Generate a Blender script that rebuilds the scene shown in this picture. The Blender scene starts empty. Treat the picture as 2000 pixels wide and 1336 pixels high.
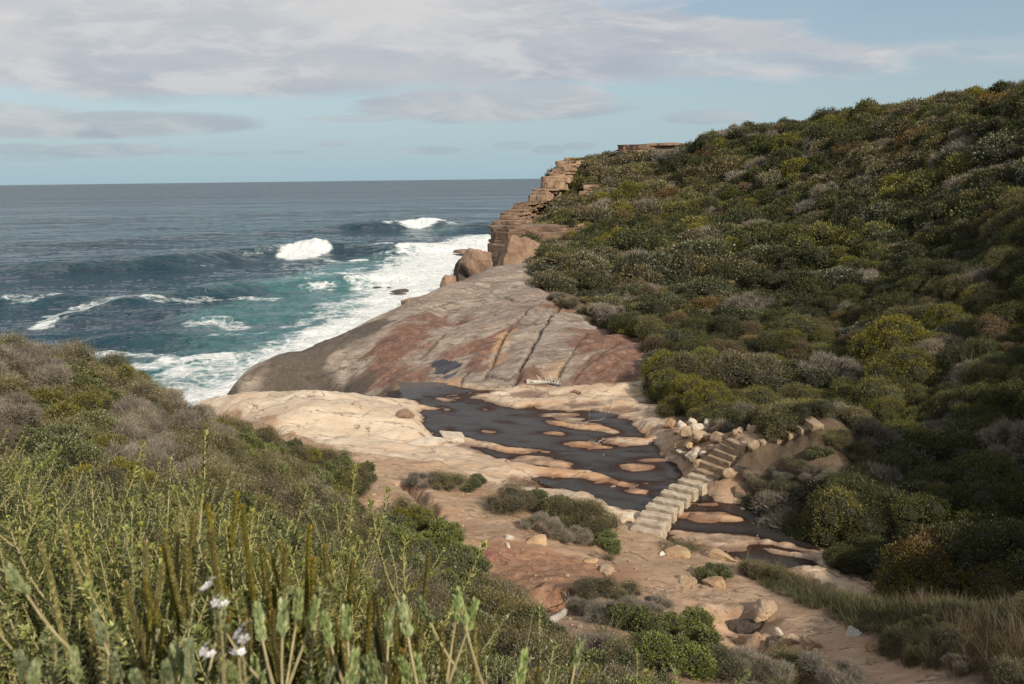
import bpy, math, numpy as np
from mathutils import Matrix, Vector, Euler
R = math.radians
SC = bpy.context.scene
COL = SC.collection
RNG = np.random.default_rng(7)

# ------------------------------------------------------------------ camera
CAM_Z = 9.5
PITCH, ROLL, FPX = 11.6, -0.7, 1556.0
cam_data = bpy.data.cameras.new('camera')
cam = bpy.data.objects.new('camera', cam_data); COL.objects.link(cam)
CAM_M = Matrix.Rotation(R(90 - PITCH), 4, 'X') @ Matrix.Rotation(R(ROLL), 4, 'Z')
cam.matrix_world = Matrix.Translation((0, 0, CAM_Z)) @ CAM_M
cam_data.sensor_width = 36.0; cam_data.lens = FPX / 2000 * 36
cam_data.clip_start = 0.05; cam_data.clip_end = 60000
cam_data.dof.use_dof = True; cam_data.dof.focus_distance = 22.0; cam_data.dof.aperture_fstop = 5.6
SC.camera = cam
CAM3 = np.array(CAM_M.to_3x3())

# ------------------------------------------------------------------ light
SUN_EL, SUN_AZ = 32.0, 144.0           # azimuth clockwise from +Y: from the right and a little behind
SUN_D = np.array([math.sin(R(SUN_AZ)) * math.cos(R(SUN_EL)), math.cos(R(SUN_AZ)) * math.cos(R(SUN_EL)), math.sin(R(SUN_EL))])
sl = bpy.data.lights.new('sun', 'SUN'); sl.energy = 4.9; sl.angle = R(0.53); sl.color = (1.0, 0.89, 0.73)
so = bpy.data.objects.new('sun', sl); COL.objects.link(so)
so.rotation_euler = Vector(SUN_D).to_track_quat('Z', 'Y').to_euler(); so.location = (20, -20, 40)
SC.view_settings.view_transform = 'Standard'; SC.view_settings.look = 'None'
SC.view_settings.exposure = 0.0; SC.view_settings.gamma = 1.0
SC.render.engine = 'CYCLES'
SC.cycles.max_bounces = 6; SC.cycles.diffuse_bounces = 3; SC.cycles.glossy_bounces = 3
SC.cycles.transmission_bounces = 4; SC.cycles.transparent_max_bounces = 6

# ------------------------------------------------------------------ node helper
class NT:
    def __init__(s, tree): s.t = tree
    def n(s, typ, **kw):
        nd = s.t.nodes.new(typ)
        ins = kw.pop('ins', {})
        for k, v in kw.items(): setattr(nd, k, v)
        for k, v in ins.items(): s.set(nd, k, v)
        return nd
    def set(s, nd, k, v):
        sock = nd.inputs[k]
        if isinstance(v, bpy.types.NodeSocket): s.t.links.new(v, sock)
        elif isinstance(v, bpy.types.Node): s.t.links.new(v.outputs[0], sock)
        else:
            if isinstance(v, tuple) and len(v) == 3 and sock.type == 'RGBA': v = (*v, 1)
            sock.default_value = v
    def m(s, op, a, b=0.0, c=None, clamp=False):
        nd = s.n('ShaderNodeMath', operation=op, use_clamp=clamp)
        s.set(nd, 0, a); s.set(nd, 1, b)
        if c is not None: s.set(nd, 2, c)
        return nd.outputs[0]
    def mix(s, f, a, b, mode='MIX'):
        nd = s.n('ShaderNodeMix', data_type='RGBA', blend_type=mode, clamp_factor=True)
        s.set(nd, 0, f); s.set(nd, 6, a); s.set(nd, 7, b)
        return nd.outputs[2]
    def noise(s, vec, scale, detail=4, rough=0.55, dist=0.0, out=0):
        nd = s.n('ShaderNodeTexNoise'); 
        if vec is not None: s.set(nd, 'Vector', vec)
        nd.inputs['Scale'].default_value = scale; nd.inputs['Detail'].default_value = detail
        nd.inputs['Roughness'].default_value = rough; nd.inputs['Distortion'].default_value = dist
        return nd.outputs[out]
    def scale(s, vec, xyz, rot=(0, 0, 0), loc=(0, 0, 0)):
        nd = s.n('ShaderNodeMapping'); s.set(nd, 'Vector', vec)
        nd.inputs['Scale'].default_value = xyz; nd.inputs['Rotation'].default_value = rot; nd.inputs['Location'].default_value = loc
        return nd.outputs[0]
    def ramp(s, f, stops, interp='LINEAR'):
        nd = s.n('ShaderNodeValToRGB'); s.set(nd, 0, f); cr = nd.color_ramp; cr.interpolation = interp
        while len(cr.elements) < len(stops): cr.elements.new(0.5)
        for e, (p, c) in zip(cr.elements, stops):
            e.position = p; e.color = (*c, 1) if isinstance(c, tuple) else (c, c, c, 1)
        return nd.outputs[0]
    def smooth(s, v, a, b):
        nd = s.n('ShaderNodeMapRange', interpolation_type='SMOOTHSTEP'); s.set(nd, 0, v)
        s.set(nd, 1, a); s.set(nd, 2, b); return nd.outputs[0]

def px_uv(px, py):
    d = CAM3 @ np.array([(px - 1000) / FPX, (668 - py) / FPX, -1.0])
    return d[0] / d[1], d[2] / d[1]

# ------------------------------------------------------------------ world: clear sky with a broken cloud deck
w = bpy.data.worlds.new('World'); SC.world = w; w.use_nodes = True
t = NT(w.node_tree); w.node_tree.nodes.clear()
sky = t.n('ShaderNodeTexSky', sky_type='NISHITA', sun_disc=False)
sky.sun_elevation = R(SUN_EL); sky.sun_rotation = R(SUN_AZ); sky.air_density = 1.0; sky.dust_density = 1.6; sky.ozone_density = 1.6
tc = t.n('ShaderNodeTexCoord'); sep = t.n('ShaderNodeSeparateXYZ', ins={0: tc.outputs['Generated']})
yy = t.m('MAXIMUM', t.m('ABSOLUTE', sep.outputs[1]), 0.12)
U = t.m('DIVIDE', sep.outputs[0], yy); V = t.m('DIVIDE', sep.outputs[2], yy)
cv = t.n('ShaderNodeCombineXYZ', ins={0: U, 1: V, 2: 0.0})
nwarp = t.noise(t.scale(cv, (2.5, 9, 1)), 2.0, 5, 0.55)
nfine = t.noise(t.scale(cv, (2.2, 9, 1), loc=(3, 1, 0)), 3.2, 8, 0.62, 0.5)
nbig = t.noise(t.scale(cv, (1.6, 6, 1), loc=(7, 4, 0)), 1.6, 4, 0.5)
# lower edge of the deck as a function of U
stops = []
for px_, py_ in [(-200, 175), (0, 178), (250, 196), (600, 204), (850, 190), (1150, 178), (1450, 158), (1650, 158), (1800, 140), (2100, 130)]:
    u_, v_ = px_uv(px_, py_); stops.append(((u_ + 1) / 2, v_ * 3))
edge = t.ramp(t.m('MULTIPLY_ADD', U, 0.5, 0.5), stops)
edge = t.m('MULTIPLY', edge, 1 / 3)
dv = t.m('SUBTRACT', V, edge)
dv = t.m('ADD', dv, t.m('MULTIPLY', t.m('SUBTRACT', nwarp, 0.5), 0.05))
dv = t.m('ADD', dv, t.m('MULTIPLY', t.m('SUBTRACT', nfine, 0.5), 0.022))
deck = t.smooth(dv, -0.003, 0.017)
def blob(px_, py_, wx, wy, soft=0.5, k=1.0):
    u_, v_ = px_uv(px_, py_)
    a = t.m('DIVIDE', t.m('SUBTRACT', U, u_), wx / FPX); b = t.m('DIVIDE', t.m('SUBTRACT', V, v_), wy / FPX)
    d = t.m('ADD', t.m('MULTIPLY', a, a), t.m('MULTIPLY', b, b))
    d = t.m('ADD', d, t.m('MULTIPLY', t.m('SUBTRACT', nfine, 0.5), 2.4))
    d = t.m('ADD', d, t.m('MULTIPLY', t.m('SUBTRACT', nwarp, 0.5), 1.3)); d = t.m('SUBTRACT', d, 0.45)
    return t.m('MULTIPLY', t.smooth(d, 1.0 + soft, 1.0 - soft), k)
hole = blob(1800, 40, 200, 38, 0.6, 0.95)
for h in [(1540, 10, 170, 22, .6, .9), (1250, 2, 70, 14, .6, .5), (1960, 75, 90, 30, .6, .8), (1250, 210, 260, 30, .6, .0), (1880, 112, 120, 16, .6, .45),(1480,120,160,14,.8,.3)]:
    hole = t.m('MAXIMUM', hole, blob(*h))
dens = t.m('MULTIPLY', deck, t.m('SUBTRACT', 1.0, hole))
lit = None
for b in [(170, 244, 250, 20, .5, .85), (-10, 232, 150, 24, .5, .75), (960, 206, 200, 26, .5, .9), (700, 232, 80, 5, .5, .6), (1080, 186, 90, 18, .5, .9), (40, 292, 60, 9, .5, .6), (210, 294, 100, 11, .5, .65),
          (360, 297, 26, 5, .5, .4), (650, 280, 26, 6, .5, .4), (830, 294, 60, 6, .5, .5), (1000, 285, 30, 7, .5, .4), (1070, 293, 26, 8, .5, .55), (1130, 285, 24, 6, .5, .5),
          (1390, 229, 75, 11, .6, .55), (440, 300, 50, 4, .5, .35), (560, 298, 40, 3, .5, .3), (60, 310, 60, 4, .5, .3)]:
    dens = t.m('MAXIMUM', dens, blob(*b))
# cloud tone: grey undersides, slightly warm thin parts
tone = t.ramp(nbig, [(0.36, (0.385, 0.42, 0.48)), (0.5, (0.475, 0.495, 0.53)), (0.64, (0.60, 0.59, 0.585))])
tone = t.mix(t.m('MULTIPLY', t.smooth(nfine, 0.44, 0.64), 0.6), tone, (0.66, 0.64, 0.63))
low = t.smooth(V, 0.13, 0.05)
tone = t.mix(t.m('MULTIPLY', low, 0.8), tone, t.ramp(nfine, [(.44, (0.30, 0.355, 0.41)), (.64, (.45, .47, .50))]))
skyc = t.mix(1.0, sky.outputs[0], (0.115, 0.108, 0.104), 'MULTIPLY')
pale = t.smooth(V, 0.16, 0.0)
skyc = t.mix(t.m('MULTIPLY_ADD', pale, 0.55, 0.30), skyc, (0.36, 0.51, 0.585))
allc = t.mix(t.m('MULTIPLY', dens, 0.94), skyc, tone)
# whole sky, clouds included, raised a little in strength
bgn = t.n('ShaderNodeBackground', ins={0: allc, 1: 1.10})
o = t.n('ShaderNodeOutputWorld', ins={0: bgn.outputs[0]})

# ------------------------------------------------------------------ numpy noise
def _h(ix, iy, s):
    n = (ix.astype(np.int64) * 374761393 + iy.astype(np.int64) * 668265263 + s * 1442695041) & 0x7fffffff
    n = ((n ^ (n >> 13)) * 1274126177) & 0x7fffffff
    return ((n ^ (n >> 16)) & 0xffff) / 65535.0
def vnoise(x, y, s=0):
    x = np.asarray(x, float); y = np.asarray(y, float)
    ix = np.floor(x); iy = np.floor(y); fx = x - ix; fy = y - iy
    fx = fx * fx * fx * (fx * (fx * 6 - 15) + 10); fy = fy * fy * fy * (fy * (fy * 6 - 15) + 10)
    a = _h(ix, iy, s); b = _h(ix + 1, iy, s); c = _h(ix, iy + 1, s); d = _h(ix + 1, iy + 1, s)
    return (a * (1 - fx) + b * fx) * (1 - fy) + (c * (1 - fx) + d * fx) * fy
def fbm(x, y, s=0, o=4, g=0.5):
    r = 0; a = 1; t_ = 0
    for i in range(o):
        r = r + a * vnoise(x * 2 ** i + 17.3 * i, y * 2 ** i - 9.1 * i, s + i); t_ += a; a *= g
    return r / t_ * 2 - 1
def sstep(v, a, b):
    q = np.clip((v - a) / (b - a), 0, 1); return q * q * (3 - 2 * q)

# ------------------------------------------------------------------ pixels of the survey sketch -> world points
def ray(px, py):
    px = np.asarray(px, float); py = np.asarray(py, float)
    c = np.stack([(px - 1000) / FPX, (668 - py) / FPX, -np.ones_like(px)], -1)
    return c @ CAM3.T
def on_z(px, py, z):
    d = ray(px, py); k = (z - CAM_Z) / d[..., 2]
    return np.array([d[..., 0] * k, d[..., 1] * k, z + 0 * k]).T if d.ndim > 1 else np.array([d[0] * k, d[1] * k, z])
def on_y(px, py, Y):
    d = ray(px, py); k = Y / d[1]; return np.array([d[0] * k, Y, CAM_Z + d[2] * k])
# ------------------------------------------------------------------ terrain height from survey points
SEA_Z = -5.0
CP = []
def cz(px, py, z): CP.append(on_z(px, py, z))
def cy(px, py, Y, h=0.0): p = on_y(px, py, Y); p[2] -= h; CP.append(p)
def cw(x, y, z): CP.append(np.array([x, y, z], float))
# creek floor
for p in [(860, 790), (950, 830), (1050, 870), (1150, 900), (1250, 930), (1300, 900), (1200, 860), (1100, 820), (1330, 960), (900, 770), (1290, 990), (1340, 1010), (1400, 1000)]: cz(*p, -0.02)
for p in [(1450, 1040), (1550, 1085), (1480, 1060), (1600, 1095)]: cz(*p, -0.02)
# platform of pale rock on the left
cz(372, 794, 0.1); cz(400, 792, 0.3); cz(430, 781, 0.45); cz(480, 772, 0.7); cz(600, 766, 0.95); cz(720, 775, 0.85); cz(800, 800, 0.45); cz(640, 820, 0.95); cz(760, 840, 0.55); cz(520, 830, 0.9)
cz(700, 880, 0.8); cz(830, 868, 0.35); cz(900, 890, 0.32); cz(1000, 925, 0.25); cz(1100, 960, 0.25); cz(1200, 995, 0.25)
# bare ground and path
cz(740, 930, 0.95); cz(800, 980, 1.15); cz(900, 960, 0.6); cz(1000, 985, 0.55); cz(1150, 1060, 0.7); cz(900, 1060, 1.45); cz(1000, 1080, 1.35); cz(1240, 1070, 0.45)
cz(1050, 1150, 1.95); cz(1180, 1120, 1.1); cz(1300, 1120, 0.75); cz(1400, 1080, 0.3); cz(1420, 1150, 0.85); cz(1500, 1190, 1.1); cz(1600, 1240, 1.5); cz(1700, 1275, 1.9); cz(1090, 1200, 2.3)
cz(1250, 1190, 1.6); cz(1350, 1260, 2.1); cz(1250, 1320, 3.0); cz(1450, 1330, 2.5); cz(1150, 1280, 2.9)
# grassy bank, right foreground
cz(1480, 1122, 0.6); cz(1650, 1165, 1.35); cz(1800, 1190, 2.1); cz(1900, 1210, 2.7); cz(2000, 1240, 3.3); cz(1750, 1240, 2.0); cz(1900, 1310, 3.1); cz(1600, 1190, 1.2)
cw(9.5, 8, 3.9); cw(7, 5, 4.8); cw(12, 10, 3.8); cw(4, 4, 6.2)
# channel behind the bank
cw(8.6, 15.0, -0.1); cw(10.8, 14.2, 0.1); cw(15, 13.5, 0.6); cw(20, 8, 2.0)
# left shoulder (heights of the ground, plants stand above)
cy(0, 655, 15, 0.6); cy(150, 700, 16, 0.6); cy(300, 775, 17.5, 0.6); cy(400, 820, 18.5, 0.6); cy(550, 868, 19.5, 0.5); cy(650, 915, 20, 0.5); cy(715, 965, 19.5, 0.35)
cy(700, 1010, 18, 0.5); cy(860, 1050, 16.2, 0.6); cy(935, 1125, 14, 0.7); cy(960, 1185, 12.2, 0.7); cy(1050, 1270, 9.8, 0.8)
cy(100, 800, 11, 0.6); cy(300, 850, 13, 0.6); cy(500, 930, 13.5, 0.6); cy(250, 920, 8.0, 0.7); cy(600, 1000, 12, 0.7); cy(750, 1100, 10.5, 0.8); cy(500, 1040, 8, 0.8)
cy(850, 1200, 8.4, 0.8); cy(650, 1180, 6.6, 0.9); cy(300, 1100, 4.8, 0.9); cy(900, 1300, 6.0, 0.9); cy(60, 1050, 4.0, 0.9); cy(500, 1250, 3.6, 0.95); cy(250, 1300, 2.4, 0.95)
cw(0, 0, 7.8); cw(-3, 0, 8.2); cw(3, 0, 7.6); cw(-8, 3, 7.9); cw(-12, 8, 7.3); cw(0, -6, 9); cw(-12, -4, 9.5); cw(-20, 6, 8.0)
cw(-18, 18, 2.5); cw(-12, 21, 1.0); cw(-15.5, 26, -3.5); cw(-9.5, 24, -0.2); cw(-20, 26, -5); cw(-17.5, 31, -5.4); cw(-26, 16, 0); cw(-32, 22, -6); cw(-12, 38, -6.5); cw(-30, 40, -8); cw(-7, 22.5, 0.7)
# channel between platform and slab
for x in (-12, -9, -6): cw(x, 36.2, -1.7 if x < -10 else -.9)
cw(-4.0, 35.5, -0.4); cw(-9.5, 33.2, 0.3); cw(-14.8, 35.2, -3.6); cw(-3, 34, 0.1)
# the big slab
cz(880, 752, 0.12); cz(1000, 757, 0.1); cz(1120, 757, 0.18); cz(1250, 752, 0.3); cz(1285, 715, 0.9)
cz(1000, 700, 0.75); cz(1130, 700, 0.95); cz(880, 700, 0.45); cz(760, 720, 0.0); cz(1210, 660, 1.5); cz(1100, 620, 1.9); cz(1000, 620, 1.75); cz(880, 620, 1.35); cz(1060, 570, 2.6); cz(960, 570, 2.35); cz(1010, 535, 3.1); cz(650, 735, -0.6)
cy(490, 760, 39.0, .15); cy(525, 742, 39.8, .05); cy(565, 717, 41, -.05); cy(600, 695, 42, -0.1); cy(650, 667, 43.5, -.15); cy(740, 622, 46.5, -.15); cy(825, 579, 50.5, -.1); cy(700, 645, 44.5); cy(780, 598, 48); cy(870, 556, 52.5); cy(960, 523, 58); cy(1010, 516, 61)
cw(-18.3, 41.5, -5.8); cw(-18, 47.5, -5.8); cw(-15, 52, -5.8); cw(-12.5, 57, -5.8); cw(-11, 63, -5.8); cw(-8.0, 66, -5.6); cw(-6, 72, -6); cw(-20, 52, -8); cw(-14, 66, -8); cw(-9, 80, -8); cw(-7.5, 90, -8.5); cw(-20, 80, -9)
cw(-16.8, 38.3, -4.6)
# right hillside
cw(8.6, 33.5, 0.9); cw(8.2, 29, 0.7); cw(7.2, 26.5, 0.45); cy(1330, 800, 28.5, 0.5)
cy(1060, 508, 61, 0.8); cy(1120, 590, 46, 0.8); cy(1180, 625, 42.5, 0.8); cy(1300, 690, 36, 0.9)
cy(1150, 560, 50, 1.0); cy(1200, 450, 76, 1.0); cy(1100, 478, 72, 0.9); cy(1400, 600, 44, 1.1); cy(1300, 400, 88, 1); cy(1500, 400, 76, 1); cy(1700, 400, 62, 1.1)
cy(1900, 400, 48, 1.2); cy(1550, 600, 42, 1.2); cy(1700, 600, 38, 1.2); cy(1900, 600, 33, 1.2); cy(2050, 600, 29, 1.2); cy(1420, 750, 32, 1.2); cy(1600, 740, 30.5, 1.2); cy(1800, 750, 27, 1.2); cy(1990, 750, 24, 1.2)
cz(1480, 862, 1.45); cz(1560, 845, 2.1); cz(1390, 880, 0.9); cy(1650, 850, 24.7, 1.1); cy(1750, 900, 21.8, 1.1); cy(1900, 900, 19.5, 1.2); cy(1560, 930, 21.8, 1.0); cy(1640, 1010, 18.8, 1.0); cy(1800, 1030, 17, 1.2); cy(2000, 1030, 15, 1.3); cy(1480, 940, 22.3, 0.6)
cy(1130, 330, 112, 1.3); cy(1200, 305, 116, 1.5); cy(1330, 300, 112, 1.2); cy(1420, 262, 108, 1.4); cy(1500, 243, 102, 1.8); cy(1700, 205, 88, 2.3); cy(1850, 184, 74, 2.6); cy(2000, 168, 60, 2.6); cy(2150, 154, 52, 2.6)
cy(1150, 390, 98, 0.9); cy(1080, 435, 84, 0.9)
cw(20, 125, 11); cw(40, 120, 12); cw(60, 100, 15); cw(75, 80, 17); cw(7, 122, 9); cw(10, 140, 4); cw(40, 150, 6); cw(80, 120, 12)
cw(23, 13, 6.5); cw(30, 20, 11.5); cw(28, 12, 11); cw(24, 5, 11.0); cw(36, 26, 15); cw(21, 0, 11.2); cw(19, -4, 12); cw(17.5, 7, 8.8); cw(15.5, 10, 6.2); cw(20, 9, 9.5); cw(32, 4, 14.0); cw(45, 30, 17); cw(30, -10, 14); cw(50, 0, 19); cw(14, 0, 8.0); cw(60, 60, 20); cw(16, -8, 10.5); cw(45, -25, 18); cw(0, -25, 12); cw(-25, -20, 12)
cz(1345, 838, 1.05); cz(1378, 848, 1.2); cz(1405, 862, 1.3); cz(1372, 884, .75); cz(1352, 880, .5); cz(1330, 862, .5); cz(1335, 905, .05); cz(1390, 908, .4); cz(1365, 918, .1); cz(1510, 862, 1.45); cw(9.4, 22.5, 1.6); cw(9.2, 21.6, 1.2); cw(8.3, 22.2, .9); cw(10.2, 24, 2.4); cw(9.3, 23.4, 2.0); cz(1440, 905, .9)
# headland's seaward side
cw(0.5, 74, 2.0); cw(-3.0, 76, -4); cw(1.5, 84, 1.5); cw(-1.5, 86, -6); cw(3.6, 96, 3.5); cw(0.5, 99, -6); cw(5.5, 112, 7); cw(2.0, 116, -7); cw(5, 130, -6)
CP = np.array(CP)
_c = 1.1
def _phi(r2): return np.sqrt(r2 + _c * _c)
_A = _phi(((CP[:, None, :2] - CP[None, :, :2]) ** 2).sum(-1)); n = len(CP)
_A = _A - 0.0 * np.eye(n)
_M = np.zeros((n + 3, n + 3)); _M[:n, :n] = _A + 0.15 * -np.eye(n); _M[:n, n] = 1; _M[:n, n + 1:] = CP[:, :2]; _M[n:, :n] = _M[:n, n:].T
_W = np.linalg.solve(_M, np.r_[CP[:, 2], 0, 0, 0])
def base_h(x, y):
    x = np.asarray(x, float); y = np.asarray(y, float)
    out = _W[n] + _W[n + 1] * x + _W[n + 2] * y
    for i in range(n): out = out + _W[i] * _phi((x - CP[i, 0]) ** 2 + (y - CP[i, 1]) ** 2)
    return out
def axis(segs):
    a = [segs[0][0]]
    for lo, hi, s0, s1 in segs:
        while a[-1] < hi - 1e-6:
            q = (a[-1] - lo) / (hi - lo); a.append(a[-1] + s0 + (s1 - s0) * q)
    return np.array(a)
GX = axis([(-60, -22, 3, .5), (-22, -14, .35, .14), (-14, 12, .11, .11), (12, 24, .12, .5), (24, 110, .6, 4)])
GY = axis([(-30, 0, 3, .3), (0, 14, .22, .11), (14, 42, .11, .11), (42, 64, .12, .22), (64, 160, .3, 3)])
XX, YY = np.meshgrid(GX, GY)
ZB = base_h(XX, YY)
GZ = ZB.copy()
def bil(G, x, y):
    x = np.clip(np.asarray(x, float), GX[0], GX[-2]); y = np.clip(np.asarray(y, float), GY[0], GY[-2])
    i = np.clip(np.searchsorted(GX, x, 'right') - 1, 0, len(GX) - 2); j = np.clip(np.searchsorted(GY, y, 'right') - 1, 0, len(GY) - 2)
    fx = (x - GX[i]) / (GX[i + 1] - GX[i]); fy = (y - GY[j]) / (GY[j + 1] - GY[j])
    return (G[j, i] * (1 - fx) + G[j, i + 1] * fx) * (1 - fy) + (G[j + 1, i] * (1 - fx) + G[j + 1, i + 1] * fx) * fy
def H(x, y): return bil(GZ, x, y)
_K = np.concatenate([np.arange(1, 30, .05), np.arange(30, 70, .12), np.arange(70, 170, .5)])
def at(px, py, lift=0.0, G=None):
    """first point of the bare ground seen along the line of sight of a survey pixel"""
    G = ZB if G is None else G
    d = ray(px, py); d = d / d[1]
    P = np.array([0, 0, CAM_Z]) + _K[:, None] * d
    below = P[:, 2] - lift < bil(G, P[:, 0], P[:, 1])
    k = np.argmax(below) if below.any() else len(_K) - 1
    return P[k]
def poly(pts, G=None): return np.array([at(a, b, G=G)[:2] for a, b in pts])
def inside(P, x, y):
    r = np.zeros(np.shape(x), bool); m = len(P)
    for i in range(m):
        x0, y0 = P[i]; x1, y1 = P[(i + 1) % m]
        if y0 == y1: continue
        c = ((y0 > y) != (y1 > y)) & (x < (x1 - x0) * (y - y0) / (y1 - y0) + x0)
        r ^= c
    return r
def pdist(P, x, y, closed=False):
    d = np.full(np.shape(x), 1e9); m = len(P)
    for i in range(m if closed else m - 1):
        a = P[i]; b = P[(i + 1) % m]; ab = b - a; L = max((ab ** 2).sum(), 1e-9)
        q = np.clip(((x - a[0]) * ab[0] + (y - a[1]) * ab[1]) / L, 0, 1)
        d = np.minimum(d, (x - a[0] - q * ab[0]) ** 2 + (y - a[1] - q * ab[1]) ** 2)
    return np.sqrt(d)
def sdf(P, x, y):
    d = pdist(P, x, y, True); return np.where(inside(P, x, y), d, -d)      # positive inside
# ------------------------------------------------------------------ regions of the ground
P_SLAB = np.vstack([[(-30, 36.4), (-14, 35.4), (-4.2, 34.9)], poly([(862, 756), (940, 756), (1000, 757), (1120, 757), (1250, 752), (1300, 705), (1245, 660), (1160, 622), (1100, 592), (1075, 560), (1065, 520), (1040, 508)]), [(-1, 74), (-12, 90), (-30, 60)]])
P_ROCK = np.vstack([[(-16, 27), (-16, 34), (-12, 36.3), (-4, 35.6)], poly([(862, 750), (1000, 750), (1260, 745), (1315, 770), (1305, 835), (1330, 900), (1400, 935), (1440, 985), (1520, 1040), (1620, 1085)]), [(8.6, 15.4), (12, 13.4), (12, 11.6), (8.4, 13.2)], poly([(1500, 1100), (1420, 1092), (1290, 1055), (1215, 1020), (1100, 982), (950, 938), (850, 905), (720, 890), (600, 862), (420, 812)])])
P_CREEK = poly([(790, 776), (850, 759), (935, 757), (985, 766), (930, 776), (1010, 796), (1080, 798), (1140, 806), (1200, 812), (1270, 830), (1300, 850), (1325, 890), (1345, 935), (1400, 960), (1440, 1010), (1530, 1062), (1640, 1108), (1520, 1112), (1440, 1085), (1300, 1045), (1262, 1008), (1215, 1000), (1165, 968), (1090, 938), (1010, 905), (950, 880), (880, 858), (830, 838), (815, 806)])
P_HILL = np.vstack([poly([(1030, 512), (1048, 565), (1090, 592), (1145, 618), (1228, 658), (1285, 700), (1262, 760), (1300, 790), (1312, 830)]), [(8.2, 25.6), (7.9, 24.0)], poly([(1430, 925), (1470, 1000), (1560, 1060), (1640, 1090)]), [(8.7, 15.6), (14, 13.2), (22, 6), (40, -30), (120, -30), (120, 165), (-5, 165), (-4, 100), (-1.5, 75)]])
LB = poly([(0, 640), (150, 690), (300, 770), (420, 822), (560, 872), (660, 918), (718, 955), (716, 1000), (690, 1020), (800, 1010), (870, 1040), (930, 1100), (945, 1160), (1000, 1170), (1065, 1210), (1110, 1290), (1140, 1336)])
P_LEFT = np.vstack([[(-40, 30), (-14, 24)], LB[3:], [(3.6, 6.5), (3.5, 2), (6, -4), (20, -30), (-60, -30)]])
P_BANK = np.vstack([poly([(1450, 1098), (1530, 1115)]), [(8.0, 14.2), (10.5, 13.3), (15, 12.4), (16, 0), (5.4, 3)], poly([(1900, 1336), (1740, 1300), (1700, 1250), (1600, 1200), (1500, 1150), (1445, 1120)])])
X, Y = XX, YY
d_slab, d_rock, d_creek, d_hill, d_left, d_bank = [sdf(P, X, Y) for P in (P_SLAB, P_ROCK, P_CREEK, P_HILL, P_LEFT, P_BANK)]
wv = fbm(X * 1.1, Y * 1.1, 5, 4) * 0.35
w_slab = sstep(d_slab + wv, -.15, .25); w_hill = sstep(d_hill, -.2, .4); w_left = sstep(d_left + wv, -.2, .3)
w_rock = sstep(d_rock + wv * 2, -.3, .6) * (1 - w_slab) * (1 - w_hill * .9)
w_creek = sstep(d_creek + wv * 1.3, -.25, .45)
w_bank = sstep(d_bank + wv, -.2, .3)
A_ = {k: np.zeros_like(X) for k in 'red dark wet crack soil rsoil veg pale ochre'.split()}
# --- creek bed with smooth humps drawn out along the flow
ca, sa = math.cos(R(-22)), math.sin(R(-22))
fu, fv = X * ca + Y * sa, -X * sa + Y * ca
bed = -0.06 + .05 * fbm(fu * 1.0, fv * 3.4, 36, 5, .6) + .03 * (1 - 2 * np.abs(fbm(fu * 1.3, fv * 5, 37, 4))) + 0.30 * np.maximum(fbm(fu * .33 + 3, fv * 1.15 + fbm(X * .5, Y * .5, 9, 2) * .8, 21, 3, .45) - .24, -.12)
for hx, hy, rx, ry, hh in [(870, 797, 13, 5, .09), (950, 802, 16, 4, .09), (882, 833, 12, 5, .07), (955, 842, 18, 4, .09), (1082, 850, 26, 5, .11),
                       (1140, 872, 34, 6, .15), (1175, 878, 30, 5, .10), (1090, 800, 60, 5, .1), (1100, 812, 60, 6, .1), (1150, 790, 110, 14, .16), (1020, 775, 110, 9, .16), (1000, 792, 60, 8, .06), (1060, 785, 90, 12, .13), (1110, 820, 40, 8, .1), (1140, 830, 40, 8, .1), (1230, 858, 40, 10, .18),
                       (1240, 920, 45, 9, .12), (1275, 905, 40, 7, .12), (1090, 905, 30, 8, .14), (1040, 895, 40, 8, .15), (1240, 960, 26, 8, .1), (1180, 938, 40, 6, .07),
                       (1390, 985, 45, 9, .10), (1420, 1015, 60, 12, .15), (1370, 1012, 50, 10, .13), (1390, 1050, 70, 14, .17), (1340, 985, 24, 8, .08), (1560, 1040, 40, 8, .3), (1600, 1070, 60, 9, .4)]:
    c = at(hx, hy); l = at(hx - rx, hy); u_ = at(hx, hy - ry)
    ax = max(abs(c[0] - l[0]), .15); ay = max(abs(u_[1] - c[1]), .15)
    q = ((X - c[0] + (Y - c[1]) * .35) / ax) ** 2 + ((Y - c[1]) / ay) ** 2
    q = q * (1 + .9 * fbm(X * 1.1 + hx, Y * 2.2, 31, 4, .6)) + .35 * fbm(X * 3, Y * 5, 32, 3); bed = np.maximum(bed, -.09 + (hh * .72 + .045) * np.exp(-np.maximum(q, 0) * .6) * (1 + .35 * fbm(X * 1.5, Y * 3, 33, 4)))
GZ = ZB * (1 - w_creek) + bed * w_creek
# --- sandstone pavement: low ledges, soft hollows
pl = w_rock * (1 - w_creek)
f1 = fbm(X * .28 + 5, Y * .55, 41, 4)
terr = (np.floor(f1 * 9 + .5) + sstep((f1 * 9 + .5) % 1, .72, 1.0)) / 9 * .42
GZ = GZ + pl * (terr + .05 * fbm(X * 1.3, Y * 2.2, 43, 4) + .012 * fbm(X * 6, Y * 6, 44, 3) - .03)
A_['ochre'] = np.clip(w_rock * (.35 + .5 * w_creek) * sstep(fbm(fu * .5, fv * 1.5, 51, 5, .6) + .30 * w_creek - .25 * sstep(-X, 1, 5), .0, .5), 0, 1)
A_['pale'] = pl * sstep(-X - 1.0 + fbm(X * .4, Y * .5, 52, 4) * 3, -1.5, 2.5) * .85 + pl * sstep(fbm(X * .5, Y * 1.1, 53, 4), .0, .4) * .7
A_['wet'] = w_rock * sstep(.075 - GZ + .06 * fbm(X * 1.5, Y * 3, 55, 5, .6), 0, .07)
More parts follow.
